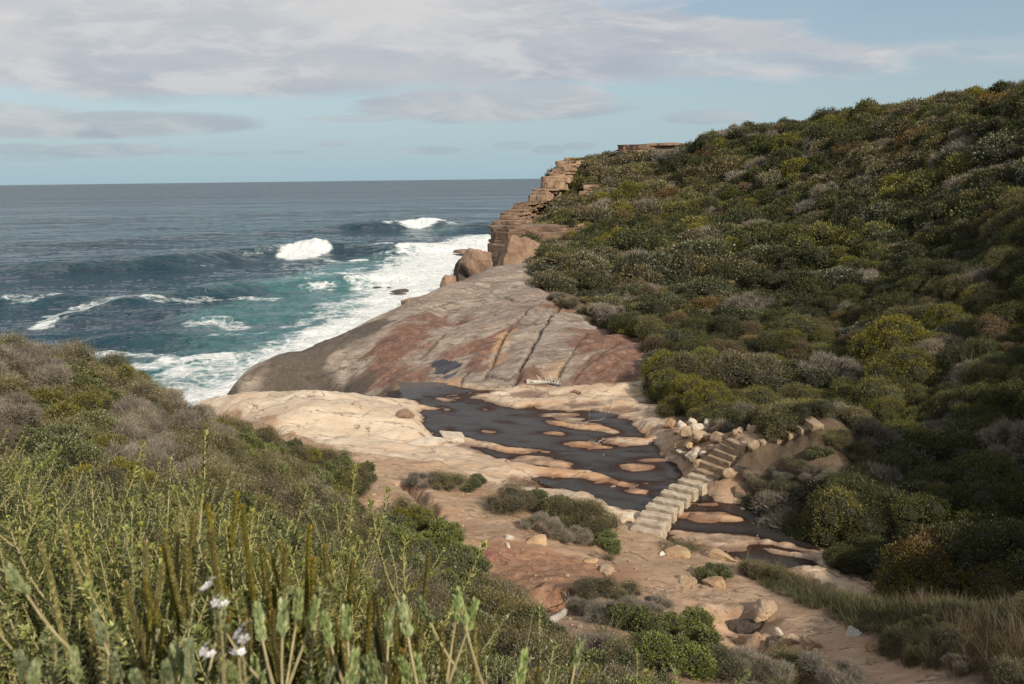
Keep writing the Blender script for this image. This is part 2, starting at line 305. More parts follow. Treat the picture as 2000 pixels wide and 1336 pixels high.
# --- bare soil with runnels
so_w = (1 - w_slab) * (1 - w_rock)
GZ = GZ + so_w * (1 - w_hill) * (.10 * fbm(X * .8, Y * .8, 61, 5) + .02 * fbm(X * 5, Y * 5, 62, 3))
A_['soil'] = so_w
rs = poly([(860, 1040), (960, 1045), (1100, 1070), (1200, 1120), (1190, 1175), (1060, 1195), (960, 1150), (880, 1100)])
A_['rsoil'] = .85 * sstep(sdf(rs, X, Y) + wv * 3.5, -1.1, 1.1) * so_w + .30 * so_w * sstep(fbm(X * .6, Y * .6, 63, 4), .05, .5)
GZ = GZ + sstep(sdf(rs, X, Y), -.4, .6) * .09 * fbm(X * 3, Y * 3, 64, 5) * so_w
tr = poly([(782, 944), (802, 956), (816, 964), (826, 978), (838, 990), (843, 1004), (852, 1008)])
dt = pdist(tr, X, Y) + .10 * fbm(X * 3, Y * 3, 65, 3); trench = sstep(dt, .26, .05); GZ = GZ - trench * .42; A_['dark'] = A_['dark'] + trench * .6
for a, b, r, dep in [(1083, 1168, .75, .5), (1370, 1130, .5, .2), (1440, 1215, .9, .35), (1480, 1262, .8, .25)]:
    c = at(a, b); q = np.hypot(X - c[0], Y - c[1]) + .3 * fbm(X * 2, Y * 2, 66, 3); GZ = GZ - dep * sstep(q, r, r * .35)
er = poly([(1290, 1120), (1390, 1160), (1450, 1200), (1560, 1250), (1650, 1300), (1500, 1310), (1380, 1240), (1300, 1180)])
we = sstep(sdf(er, X, Y) + wv, -.2, .5) * so_w
rid = 1 - np.abs(fbm(X * 1.5, Y * 1.5, 67, 4)) * 2
GZ = GZ + we * (.13 * rid - .1 + .10 * fbm(X * 4, Y * 4, 68, 4)); A_['rsoil'] = np.clip(A_['rsoil'] + we * sstep(rid, .8, .4) * .4, 0, 1)
# --- cut for the staircase, level landing above it
_F = lambda a, b: (1150 + a / 3.611, 780 + b / 3.611)
STAIR = [(on_z(*_F(*p), z), on_z(*_F(*q), z)) for p, q, z in [((768, 487), (930, 543), .40), ((800, 432), (975, 492), .60), ((850, 388), (1010, 444), .80), ((895, 345), (1045, 402), .99), ((940, 306), (1085, 362), 1.18), ((985, 276), (1122, 330), 1.37)]]
FLIGHT = [(np.array([x0, y0 + .45, z]), np.array([x0 + .08, y0 - .55, z])) for x0, y0, z in [(8.10, 23.72, 1.64), (8.38, 23.52, 1.85), (8.66, 23.32, 2.06), (8.96, 23.1, 2.26)]]
LAND = [(np.array([x0, y0 + .5, 1.46]), np.array([x0 + .1, y0 - .5, 1.46])) for x0, y0 in [(7.28, 23.72), (7.5, 23.75), (7.75, 23.75), (7.95, 23.75)]]
wsum = np.zeros_like(X); zsum = np.zeros_like(X); dmin = np.full(X.shape, 9.)
for A_1, B_1 in STAIR + LAND + FLIGHT:
    dd = pdist(np.array([A_1[:2], B_1[:2]]), X, Y); dmin = np.minimum(dmin, dd); e = np.exp(-(dd / .13) ** 2) + 1e-12; wsum += e; zsum += e * (A_1[2] - (.17 if A_1[2] != 1.46 else 0.0))
k = sstep(dmin, .42, .18); GZ = GZ * (1 - k) + zsum / wsum * k
# --- the big slab: joints, flow-like swells and pitting
ca, sa = math.cos(R(40)), math.sin(R(40)); su, sv = X * ca + Y * sa, -X * sa + Y * ca
wrp = fbm(X * .25, Y * .25, 70, 3) * 2
GZ = GZ + w_slab * (.20 * fbm(su * .16, sv * .75 + wrp, 71, 4) + .05 * fbm(su * .8, sv * 2.5 + wrp, 72, 4) + .02 * fbm(X * 3, Y * 3, 73, 4))
f2 = fbm(su * .12 + 2, sv * .5 + wrp * .8, 74, 3) * 5
GZ = GZ + w_slab * .10 * (np.floor(f2) + sstep(f2 % 1, .8, 1)) * .5
for L, wd, dp in [([(1003, 756), (1006, 753), (1021, 713), (1040, 677), (1071, 625), (1093, 596)], .10, .22), ([(944, 742), (950, 729), (976, 681), (999, 636), (1040, 596)], .08, .15), ([(1084, 744), (1125, 677), (1152, 650)], .07, .13),
                  ([(950, 729), (967, 740), (990, 744), (1003, 735)], .08, .14), ([(1012, 630), (1050, 633), (1098, 627), (1152, 625)], .08, .12), ([(900, 753), (905, 738), (918, 722)], .07, .12), ([(819, 699), (855, 668), (900, 632), (990, 605), (1040, 596)], .07, .10),
                  ([(958, 569), (1003, 585), (1062, 587)], .08, .10), ([(760, 640), (850, 600), (960, 569)], .05, .06), ([(600, 745), (700, 700), (800, 650)], .05, .05), ([(1120, 740), (1180, 690), (1215, 662)], .05, .07), ([(1000, 560), (1040, 548)], .05, .06)]:
    dd = pdist(poly(L), X + .12 * fbm(X * 1.1, Y * 1.1, 76, 4), Y + .12 * fbm(X * 1.1, Y * 1.1, 77, 4)); dd = dd / (.55 + .9 * vnoise(X * .9, Y * .9, 78)); k = sstep(dd, wd * 1.35, wd * .35)
    GZ = GZ - k * dp * w_slab; A_['crack'] = np.maximum(A_['crack'], k * w_slab)
def patch(key, pts, soft=.9, amp=2.4, val=1.0, s=80):
    A_[key] = np.maximum(A_[key], val * sstep(sdf(poly(pts), X, Y) + amp * fbm(su * .35, sv * 1.1, s, 5), -soft, soft))
patch('red', [(710, 705), (760, 660), (850, 620), (905, 608), (865, 640), (790, 685), (740, 715)])
patch('red', [(885, 700), (930, 660), (990, 638), (1004, 642), (960, 690), (930, 722), (895, 715)])
patch('red', [(1100, 754), (1140, 680), (1160, 655), (1200, 650), (1270, 690), (1290, 720), (1270, 754)], .8)
patch('red', [(1008, 754), (1020, 722), (1045, 716), (1068, 752)], .3, .5)
patch('red', [(640, 764), (720, 735), (800, 715), (870, 735), (780, 768)], .6, 1.6, .75)
patch('red', [(1050, 590), (1130, 590), (1155, 625), (1110, 612)], .5, 1.4, .8)
patch('ochre', [(955, 700), (985, 650), (1004, 640), (985, 680), (965, 712)], .4, .9, .9)
patch('ochre', [(780, 760), (870, 735), (930, 745), (900, 760)], .4, 1.0, .8)
patch('ochre', [(1050, 745), (1070, 715), (1120, 690), (1105, 740)], .4, 1.0, .6)
patch('dark', [(465, 775), (530, 718), (585, 682), (666, 652), (740, 630), (710, 672), (680, 705), (650, 740), (610, 770)], 1.3, 2.6)
A_['dark'] = np.maximum(A_['dark'], w_slab * sstep(1.2 - base_h(X, Y) - .0 * X + 1.0 * fbm(su * .2, sv, 83, 4), 1.1, 2.6) * sstep(-X, 1.5, 6))
A_['red'] = np.maximum(A_['red'] * w_slab, w_slab * .4 * sstep(fbm(su * .12, sv * .7 + wrp, 82, 5), .18, .5))
for a, b, rx, ry in [(868, 716, .75, .35), (882, 729, .5, .16), (865, 725, .4, .15)]:
    c = at(a, b); A_['wet'] = np.maximum(A_['wet'], 1.6 * sstep(((X - c[0]) / rx) ** 2 + ((Y - c[1]) / ry / 1.7) ** 2 + .9 * fbm(X * 2.2, Y * 3, 84, 4), 1.0, .8))
# --- ground under the scrub
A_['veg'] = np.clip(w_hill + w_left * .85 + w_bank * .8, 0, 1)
GZ = GZ + w_hill * (.5 * fbm(X * .12, Y * .12, 91, 4) * sstep(d_hill, 1, 8))
A_['soil'] = np.maximum(A_['soil'], w_hill)

def set_attr(me, name, arrs):
    at_ = me.attributes.new(name, 'FLOAT_COLOR', 'POINT'); a = np.stack(arrs, -1).astype(np.float32); at_.data.foreach_set('color', a.ravel())
def mesh_np(name, V_, F_, mats=(), smooth=True, mi=None):
    """F_: list of (n,k) int arrays"""
    me = bpy.data.meshes.new(name); V_ = np.asarray(V_, np.float32)
    me.vertices.add(len(V_)); me.vertices.foreach_set('co', V_.ravel())
    lt = np.concatenate([np.full(len(f), f.shape[1]) for f in F_]); li = np.concatenate([f.ravel() for f in F_])
    me.loops.add(len(li)); me.loops.foreach_set('vertex_index', li.astype(np.int32))
    me.polygons.add(len(lt)); me.polygons.foreach_set('loop_start', np.r_[0, np.cumsum(lt)[:-1]].astype(np.int32)); me.polygons.foreach_set('loop_total', lt.astype(np.int32))
    for m_ in mats: me.materials.append(m_)
    if mi is not None: me.polygons.foreach_set('material_index', np.asarray(mi, np.int32))
    me.polygons.foreach_set('use_smooth', np.full(len(lt), smooth)); me.update(calc_edges=True)
    return me
def link(name, me, parent=None, **props):
    o = bpy.data.objects.new(name, me); COL.objects.link(o)
    if parent is not None: o.parent = parent
    for k, v in props.items():
        if v: o[k] = v
    return o
def material(name):
    m_ = bpy.data.materials.new(name); m_.use_nodes = True; t_ = NT(m_.node_tree)
    return m_, t_, m_.node_tree.nodes['Principled BSDF']

# ------------------------------------------------------------------ ground material
GM, t, bs = material('sandstone_and_soil')
geo = t.n('ShaderNodeNewGeometry'); P_ = geo.outputs['Position']
mA = t.n('ShaderNodeAttribute', attribute_name='mA'); mB = t.n('ShaderNodeAttribute', attribute_name='mB'); mC = t.n('ShaderNodeAttribute', attribute_name='mC')
a3 = t.n('ShaderNodeSeparateColor', ins={0: mA.outputs[0]}); b3 = t.n('ShaderNodeSeparateColor', ins={0: mB.outputs[0]}); c3 = t.n('ShaderNodeSeparateColor', ins={0: mC.outputs[0]})
red, dark, wet, crack = a3.outputs[0], a3.outputs[1], a3.outputs[2], mA.outputs['Alpha']
soil, rsoil, veg, pale = b3.outputs[0], b3.outputs[1], b3.outputs[2], mB.outputs['Alpha']
ochre, slabm = c3.outputs[0], c3.outputs[1]
n1 = t.noise(P_, .9, 8, .6); n2 = t.noise(P_, 5, 7, .65); n3 = t.noise(P_, 28, 5, .7); n4 = t.noise(t.scale(P_, (1, 1, 1), loc=(9, 9, 9)), 2.2, 8, .68)
nst = t.noise(t.scale(P_, (.45, 1.9, 1), rot=(0, 0, R(-40))), 1.3, 12, .74, .6)
nbd = t.noise(t.scale(P_, (.35, 1.3, 1), rot=(0, 0, R(22))), 1.5, 8, .6, .8)
def brk(mask, n, k=1.5): return t.smooth(t.m('ADD', mask, t.m('MULTIPLY', t.m('SUBTRACT', n, .5), k)), .18, .82)
pav = t.ramp(nbd, [(.28, (.34, .21, .125)), (.42, (.43, .305, .205)), (.55, (.50, .38, .27)), (.72, (.56, .455, .345))])
pav = t.mix(t.m('MULTIPLY', pale, .8), pav, t.ramp(n1, [(.3, (.50, .385, .28)), (.5, (.58, .475, .36)), (.7, (.66, .57, .455))]))
pav = t.mix(brk(ochre, n4), pav, t.ramp(n1, [(.3, (.42, .225, .11)), (.6, (.52, .335, .20))]))
pav = t.mix(t.m('MULTIPLY', t.smooth(n4, .56, .70), .5), pav, (.34, .20, .135))
slab = t.ramp(nst, [(.32, (.12, .09, .07)), (.43, (.20, .155, .12)), (.52, (.295, .245, .20)), (.66, (.41, .36, .305))])
slab = t.mix(t.m('MULTIPLY', t.smooth(n4, .5, .68), .55), slab, (.21, .155, .12))
slab = t.mix(t.m('MULTIPLY', brk(red, t.m('MULTIPLY_ADD', n2, .5, t.m('MULTIPLY', nst, .5)), 2.4), .92), slab, t.ramp(n4, [(.35, (.085, .034, .022)), (.5, (.165, .075, .048)), (.62, (.25, .145, .10)), (.75, (.36, .27, .21))]))
slab = t.mix(t.m('MULTIPLY', brk(ochre, n4), .8), slab, (.44, .27, .15))
slab = t.mix(t.m('MULTIPLY', brk(dark, nst, 1.2), .9), slab, t.ramp(n2, [(.3, (.032, .028, .023)), (.7, (.085, .070, .055))]))
slab = t.mix(t.m('MULTIPLY', t.smooth(n3, .57, .66), .45), slab, (.55, .50, .45)); slab = t.mix(t.m('MULTIPLY', t.smooth(n3, .44, .36), .55), slab, (.09, .065, .05))
nfl = t.noise(t.scale(P_, (.5, 2.6, 1), rot=(0, 0, R(-46))), 1.9, 9, .7, 1.6); slab = t.mix(t.m('MULTIPLY', t.smooth(t.m('ABSOLUTE', t.m('SUBTRACT', nfl, .5)), .016, .003), .55), slab, (.10, .07, .055))
rock = t.mix(slabm, pav, slab)
soilc = t.ramp(t.m('MULTIPLY_ADD', n4, .6, t.m('MULTIPLY', n1, .4)), [(.33, (.26, .155, .09)), (.45, (.36, .235, .145)), (.56, (.43, .30, .20)), (.68, (.52, .39, .275))])
soilc = t.mix(brk(rsoil, n2, .9), soilc, t.ramp(n2, [(.3, (.18, .085, .048)), (.5, (.29, .155, .09)), (.7, (.40, .25, .16))]))
soilc = t.mix(t.m('MULTIPLY', t.smooth(n3, .60, .68), .5), soilc, (.56, .42, .31))
soilc = t.mix(t.m('MULTIPLY', t.smooth(n3, .40, .33), .5), soilc, (.20, .11, .07))
soilc = t.mix(t.m('MULTIPLY', dark, .8), soilc, (.10, .055, .035))
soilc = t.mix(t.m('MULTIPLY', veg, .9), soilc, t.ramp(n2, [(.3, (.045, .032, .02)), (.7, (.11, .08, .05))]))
c_ = t.mix(t.smooth(t.m('ADD', soil, t.m('MULTIPLY', t.m('SUBTRACT', n2, .5), .5)), .35, .65), rock, soilc)
vv = t.n('ShaderNodeVectorMath', operation='ADD', ins={0: t.scale(P_, (.55, 1.5, .3), rot=(0, 0, R(12))), 1: t.n('ShaderNodeVectorMath', operation='SCALE', ins={0: t.noise(P_, .8, 6, .65, 0, 1), 'Scale': 1.6})})
vo = t.n('ShaderNodeTexVoronoi', feature='DISTANCE_TO_EDGE', ins={'Vector': vv, 'Scale': .55}); hair = t.m('MULTIPLY', t.smooth(vo.outputs[0], .022, .004), t.smooth(n4, .47, .58))
lv = t.m('ABSOLUTE', t.m('SUBTRACT', nbd, .52)); lip = t.m('MULTIPLY', t.smooth(lv, .018, .002), t.smooth(n1, .45, .62))
lines = t.m('MULTIPLY', t.m('MAXIMUM', hair, t.m('MULTIPLY', lip, .7)), t.m('SUBTRACT', 1.0, t.m('MULTIPLY', veg, .9)))
c_ = t.mix(t.m('MULTIPLY', lines, .7), c_, (.12, .07, .045))
c_ = t.mix(t.m('MULTIPLY', crack, .85), c_, (.05, .035, .028))
wetc = t.mix(1.0, c_, (.36, .29, .26), 'MULTIPLY')
wetf = t.m('MINIMUM', wet, 1.0)
c_ = t.mix(t.m('MULTIPLY', wetf, .9), c_, wetc)
pool = t.smooth(wet, 1.05, 1.35)
c_ = t.mix(pool, c_, (.03, .03, .035))
t.set(bs, 'Base Color', c_)
rgh = t.m('MULTIPLY_ADD', t.m('MULTIPLY', wetf, t.smooth(n2, .3, .6)), -.75, .92); rgh = t.m('MULTIPLY', rgh, t.m('SUBTRACT', 1.0, t.m('MULTIPLY', pool, .9)))
t.set(bs, 'Roughness', rgh)
bsum = t.m('ADD', t.m('MULTIPLY', n2, .5), t.m('MULTIPLY', n3, .22)); bsum = t.m('ADD', bsum, t.m('MULTIPLY', t.mix(slabm, nbd, nst), .9))
bsum = t.m('SUBTRACT', bsum, t.m('MULTIPLY', lines, .5)); bsum = t.m('MULTIPLY', bsum, t.m('SUBTRACT', 1.0, pool))
bmp = t.n('ShaderNodeBump', ins={'Strength': .75, 'Distance': .11, 'Height': bsum}); t.set(bs, 'Normal', bmp)

def refine_ground():
    region = np.zeros(X.shape, int)               # 0 ground 1 platform 2 slab 3 hillside
    region[d_rock > 0] = 1; region[d_slab > 0] = 2; region[(d_hill > 0) & (d_slab < 0)] = 3
    idx = np.arange(X.size).reshape(X.shape)
    F = np.stack([idx[:-1, :-1], idx[:-1, 1:], idx[1:, 1:], idx[1:, :-1]], -1).reshape(-1, 4); rg = region[:-1, :-1].ravel()
    V_ = np.stack([X, Y, GZ], -1).reshape(-1, 3)
    # normals come from the whole sheet so the pieces meet without a seam
    gy, gx = np.gradient(GZ, GY, GX); N = np.stack([-gx, -gy, np.ones_like(gx)], -1); N /= np.linalg.norm(N, axis=-1, keepdims=True); N = N.reshape(-1, 3)
    for code, nm in enumerate(['ground', 'rock_platform', 'rock_slab', 'hillside']):
        f = F[rg == code]; u = np.unique(f); mp = np.full(len(V_), -1); mp[u] = np.arange(len(u))
        me = mesh_np(nm, V_[u], [mp[f]], [GM])
        g = lambda k: A_[k].ravel()[u]
        set_attr(me, 'mA', [g('red'), g('dark'), g('wet'), g('crack')]); set_attr(me, 'mB', [g('soil'), g('rsoil'), g('veg'), g('pale')])
        z_ = w_slab.ravel()[u]; set_attr(me, 'mC', [g('ochre'), z_, z_ * 0, z_ * 0 + 1])
        me.normals_split_custom_set_from_vertices(N[u].tolist())
        link(nm, me, kind='structure')
# ------------------------------------------------------------------ sea: one sheet from the rocks to the horizon, swell and surf in real relief
def spt(px, py): return on_z(px, py, SEA_Z)[:2]
def sline(pts): return np.array([spt(*p) for p in pts])
def build_sea():
    az = np.radians(np.concatenate([np.linspace(-62, -36, 40)[:-1], np.linspace(-36, 16, 900), np.linspace(16, 62, 30)[1:]]))
    ang = np.concatenate([np.linspace(28, 18.5, 60)[:-1], np.linspace(18.5, 1.6, 640)[:-1], 1.6 * (0.03 / 1.6) ** np.linspace(0, 1, 90)])
    D = (CAM_Z - SEA_Z) / np.tan(np.radians(ang))
    AZ, DD = np.meshgrid(az, D); x = DD * np.sin(AZ); y = DD * np.cos(AZ)
    z = np.zeros_like(x); foam = np.zeros_like(x); aqua = np.zeros_like(x); face = np.zeros_like(x)
    fade = np.exp(-DD / 600)
    # chop and background swell
    z += (.30 * fbm(x * .05 + .2, y * .09, 201, 4) + .30 * fbm(x * .10, y * .22, 205, 5, .6)) * np.minimum(1, DD / 60) * np.exp(-DD / 1500)
    z += .13 * fbm(x * .5, y * .8, 211, 3) * np.exp(-DD / 220)
    # crests: polyline, height, front width (towards the shore), back width
    crests = [([(-80, 528), (0, 532), (150, 530), (330, 520), (450, 503), (560, 490), (680, 488), (760, 492)], 1.9, 5, 16),
              ([(-80, 598), (0, 590), (130, 586), (250, 594), (360, 577), (480, 562), (600, 556), (700, 548)], 1.15, 3.5, 10),
              ([(160, 618), (240, 607), (340, 612), (400, 625)], .5, 2, 5), ([(750, 446), (830, 440), (900, 446), (1000, 446)], 1.9, 7, 18),
              ([(220, 660), (330, 653), (400, 662)], .6, 2.0, 5), ([(0, 478), (180, 472), (400, 460), (620, 448)], .8, 10, 26), ([(100, 425), (500, 418), (800, 412)], .9, 18, 40), ([(380, 700), (500, 675), (600, 650)], .35, 2, 5)]
    for pts, hh, wf, wb in crests:
        L = sline(pts); d = pdist(L, x, y)
        yl = np.interp(x, L[:, 0], L[:, 1]) if L[0, 0] < L[-1, 0] else y
        s = wf + (wb - wf) * sstep(y - yl, -wf * .5, wf * .5); e = np.exp(-(d / s) ** 2 * 1.2)
        z += hh * e * (1 + .25 * fbm(x * .12, y * .12, 221, 3)); 
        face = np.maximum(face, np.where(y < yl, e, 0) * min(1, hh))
    def blob_(px, py, rx, ry, amp=1.0, ns=.12, k=1.0):
        c = spt(px, py); l = spt(px - rx, py); u = spt(px, py - ry); ax = abs(c[0] - l[0]); ay = abs(u[1] - c[1])
        q = np.hypot((x - c[0]) / ax, (y - c[1]) / ay) + amp * fbm(x * ns, y * ns, 231, 5, .6)
        return k * sstep(q, 1.25, .7)
    # whitewater along the rock
    wash = sline([(1040, 462), (900, 500), (830, 545), (760, 600), (690, 640), (620, 672), (560, 700), (500, 730), (400, 775), (340, 790), (310, 840)])
    dw = pdist(wash, x, y); wid = np.interp(y, [50, 58, 66, 85, 110, 150, 210], [6.5, 7.5, 4.5, 4, 7, 13, 16])
    wn = fbm(x * .10, y * .10, 241, 5, .6); wn2 = fbm(x * .45, y * .45, 246, 4, .6)
    foam = np.maximum(foam, sstep(dw / wid + .75 * wn + .35 * wn2, 1.35, .10))
    right = x > np.interp(y, wash[::-1, 1], wash[::-1, 0]); foam = np.where(right & (y < 260), np.maximum(foam, .74 + .24 * sstep(wn + .6 * wn2, -.25, .3)), foam)
    P = sline([(300, 745), (420, 700), (520, 665), (600, 640), (700, 610), (740, 620), (640, 680), (480, 760), (350, 800)])
    foam = np.maximum(foam, .62 * sstep(sdf(P, x, y) / 5 + .9 * wn + .5 * wn2, -.4, .8))
    P = sline([(620, 560), (690, 530), (760, 482), (880, 468), (980, 462), (960, 500), (860, 560), (760, 590), (690, 585)])
    foam = np.maximum(foam, (.72 + .26 * sstep(wn + .6 * wn2, -.25, .3)) * sstep(sdf(P, x, y) / 9 + 1.1 * wn + .6 * wn2, -.3, .7))
    P = sline([(560, 600), (680, 572), (760, 560), (740, 610), (620, 640), (520, 650)])
    foam = np.maximum(foam, .60 * sstep(sdf(P, x, y) / 6 + .9 * wn + .4 * wn2, -.5, .7))
    for b in [(590, 494, 46, 9, .35, .15), (825, 441, 44, 4.5, .3, .08), (700, 506, 20, 3.0, .3, .15), (85, 630, 18, 8, .7, .3)]: foam = np.maximum(foam, blob_(*b))
    for L, wd, k in [([(0, 593), (50, 592), (100, 588)], 1.6, .5), ([(70, 638), (110, 615), (160, 600), (230, 594), (320, 590)], 1.3, .55), ([(350, 588), (420, 580), (470, 577), (530, 583)], 1.6, .5), ([(400, 520), (450, 522)], 1, .4),
                     ([(380, 632), (430, 628), (470, 640)], 1.6, .5), ([(150, 680), (220, 685), (300, 690), (340, 700)], 1.4, .6), ([(250, 712), (330, 705), (420, 700), (330, 730)], 2.4, .75), ([(0, 360), (1, 361)], 1, 0), ([(420, 660), (520, 650)], 1.3, .45), ([(480, 505), (560, 490)], 1.2, .4), ([(760, 446), (800, 441)], 2.6, .7), ([(870, 441), (890, 446)], 2.5, .5), ([(640, 505), (680, 512)], 1.2, .5), ([(200, 560), (260, 556)], 1, .3), ([(600, 530), (650, 540), (700, 520)], 2, .5)]:
        d = pdist(sline(L), x, y); foam = np.maximum(foam, k * sstep(d / wd + .8 * wn2 + .5 * wn, 1.3, .4))
    # wash is lumpy; the two breakers stand up in a rolling lip
    z += foam * (.30 * fbm(x * .35, y * .35, 251, 4, .6) + .15) * sstep(dw, 30, 5)
    br = blob_(590, 492, 46, 7, .35, .25); z += br * (.2 + .8 * fbm(x * .45, y * .18, 252, 5, .7)); br = blob_(830, 440, 40, 4, .3, .15); z += br * (.3 + 1.2 * fbm(x * .25, y * .1, 253, 5, .7))
    z += blob_(920, 468, 60, 6, .3, .1) * 1.0
    z -= .25
    for b in [(640, 545, 120, 22, .5, .1), (560, 600, 150, 40, .6, .1, .8), (700, 520, 90, 20, .5, .1), (480, 560, 140, 12, .5, .1, .35), (420, 740, 130, 50, .6, .15, .8), (840, 452, 60, 6, .4, .05, .4), (700, 590, 90, 30, .6, .1, 1)]:
        aqua = np.maximum(aqua, blob_(*b))
    aqua = np.maximum(aqua, sstep(dw, 22, 6) * .8)
    far = np.maximum(0, DD - 2000)
    idx = np.arange(x.size).reshape(x.shape); F = np.stack([idx[:-1, :-1], idx[1:, :-1], idx[1:, 1:], idx[:-1, 1:]], -1).reshape(-1, 4)
    m_, t, bs = material('sea_water')
    A = t.n('ShaderNodeAttribute', attribute_name='fm'); s3 = t.n('ShaderNodeSeparateColor', ins={0: A.outputs[0]}); fo, aq, fc = s3.outputs[0], s3.outputs[1], s3.outputs[2]
    g = t.n('ShaderNodeNewGeometry').outputs['Position']
    cd = t.n('ShaderNodeVectorMath', operation='LENGTH', ins={0: g}).outputs['Value']
    w1 = t.noise(t.scale(g, (.55, 1.0, 1)), .55, 6, .62, .3); w2 = t.noise(t.scale(g, (.6, 1, 1)), .11, 6, .6, .2); w3 = t.noise(t.scale(g, (.5, 1, 1)), .02, 5, .55)
    hgt = t.m('ADD', t.m('MULTIPLY', w1, 1.0), t.m('MULTIPLY', w2, 5.5)); hgt = t.m('ADD', hgt, t.m('MULTIPLY', t.noise(t.scale(g, (.5, 1, 1), loc=(4, 9, 0)), .26, 4, .6), 2.4)); hgt = t.m('ADD', hgt, t.m('MULTIPLY', w3, 14.0)); hgt = t.m('ADD', hgt, t.m('MULTIPLY', t.noise(t.scale(g, (.35, 1, 1)), .006, 5, .6), 34.0))
    bmp = t.n('ShaderNodeBump', ins={'Strength': 1.0, 'Distance': 1.0, 'Height': hgt})
    f1 = t.noise(g, .35, 9, .72, .8); f2 = t.noise(t.scale(g, (.6, 1, 1)), 1.6, 6, .7, 1.5)
    vor = t.n('ShaderNodeTexVoronoi', feature='DISTANCE_TO_EDGE', ins={'Vector': t.n('ShaderNodeVectorMath', operation='ADD', ins={0: g, 1: t.noise(g, .5, 4, .6, 0, 1)}), 'Scale': .75})
    lace = t.smooth(vor.outputs[0], .16, .02)
    fn = t.m('ADD', fo, t.m('MULTIPLY', t.m('SUBTRACT', f1, .5), 1.9)); fn = t.m('ADD', fn, t.m('MULTIPLY', t.m('SUBTRACT', f2, .5), .9)); fn = t.m('ADD', fn, t.m('MULTIPLY', t.m('MULTIPLY', lace, fo), .34))
    ff = t.m('MULTIPLY', t.smooth(fn, .34, 1.05), t.smooth(fo, .03, .30))
    deep = t.mix(t.smooth(w2, .35, .7), (.009, .036, .058), (.016, .052, .078))
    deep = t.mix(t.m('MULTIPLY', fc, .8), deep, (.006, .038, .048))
    base = t.mix(aq, deep, t.mix(t.smooth(f1, .35, .7), (.030, .115, .125), (.095, .22, .225)))
    base = t.mix(t.m('MULTIPLY', t.smooth(fn, .25, .6), t.m('MULTIPLY', fo, .55)), base, (.22, .36, .37))
    t.set(bs, 'Base Color', base); t.set(bs, 'Roughness', t.m('MULTIPLY_ADD', t.smooth(cd, 60, 900), .16, .07)); t.set(bs, 'Normal', bmp); bs.inputs['IOR'].default_value = 1.33; t.set(bs, 'Specular IOR Level', t.m('MULTIPLY_ADD', t.smooth(cd, 80, 3500), -.24, .5))
    fb = t.n('ShaderNodeBsdfDiffuse'); t.set(fb, 0, t.mix(t.smooth(f2, .3, .6), (.62, .68, .70), (.88, .89, .88))); t.set(fb, 'Normal', t.n('ShaderNodeBump', ins={'Strength': .8, 'Distance': .5, 'Height': t.m('ADD', f1, f2)}))
    ms = t.n('ShaderNodeMixShader', ins={0: ff, 1: bs.outputs[0], 2: fb.outputs[0]}); out = [q for q in m_.node_tree.nodes if q.type == 'OUTPUT_MATERIAL'][0]; t.set(out, 0, ms)
    me = mesh_np('sea', np.stack([x, y, z + SEA_Z], -1).reshape(-1, 3), [F], [m_]); one = np.ones(x.size)
    set_attr(me, 'fm', [foam.ravel(), aqua.ravel(), face.ravel(), one]); link('sea', me, kind='structure')
def build_creek():
    gx = np.arange(-9, 15, .12); gy = np.arange(9, 37, .12); x, y = np.meshgrid(gx, gy); d = sdf(P_CREEK, x, y)
    ext = np.array([(7.5, 14.4), (8.9, 15.2), (13, 13.2), (13, 11.6), (9, 12.4)]); d = np.maximum(d, sdf(ext, x, y))
    keep = d[:-1, :-1] > -.35
    idx = np.arange(x.size).reshape(x.shape); F = np.stack([idx[:-1, :-1], idx[:-1, 1:], idx[1:, 1:], idx[1:, :-1]], -1)[keep]
    u = np.unique(F); mp = np.full(x.size, -1); mp[u] = np.arange(len(u))
    m_, t, bs = material('creek_water'); g = t.n('ShaderNodeNewGeometry').outputs['Position']
    bs.inputs['Base Color'].default_value = (.040, .037, .036, 1); bs.inputs['Roughness'].default_value = .10; bs.inputs['IOR'].default_value = 1.33
    t.set(bs, 'Normal', t.n('ShaderNodeBump', ins={'Strength': .35, 'Distance': .05, 'Height': t.noise(t.scale(g, (1, 1.6, 1), rot=(0, 0, R(20))), 3.2, 5, .6, .4)}))
    tr = t.n('ShaderNodeBsdfTransparent'); tr.inputs[0].default_value = (.50, .42, .38, 1)
    dp = t.n('ShaderNodeAttribute', attribute_name='depth').outputs['Fac']; ms = t.n('ShaderNodeMixShader', ins={0: t.m('MULTIPLY_ADD', t.smooth(t.m('ADD', dp, t.m('MULTIPLY', t.m('SUBTRACT', t.noise(g, 2.5, 6, .7), .5), .05)), -.005, .10), .62, .16), 1: tr.outputs[0], 2: bs.outputs[0]}); out = [q for q in m_.node_tree.nodes if q.type == 'OUTPUT_MATERIAL'][0]; t.set(out, 0, ms)
    me = mesh_np('creek', np.stack([x.ravel()[u], y.ravel()[u], np.zeros(len(u))], -1), [mp[F]], [m_]); a_ = me.attributes.new('depth', 'FLOAT', 'POINT'); a_.data.foreach_set('value', np.clip(-H(x.ravel()[u], y.ravel()[u]), 0, 1).astype(np.float32)); link('creek', me, kind='structure')
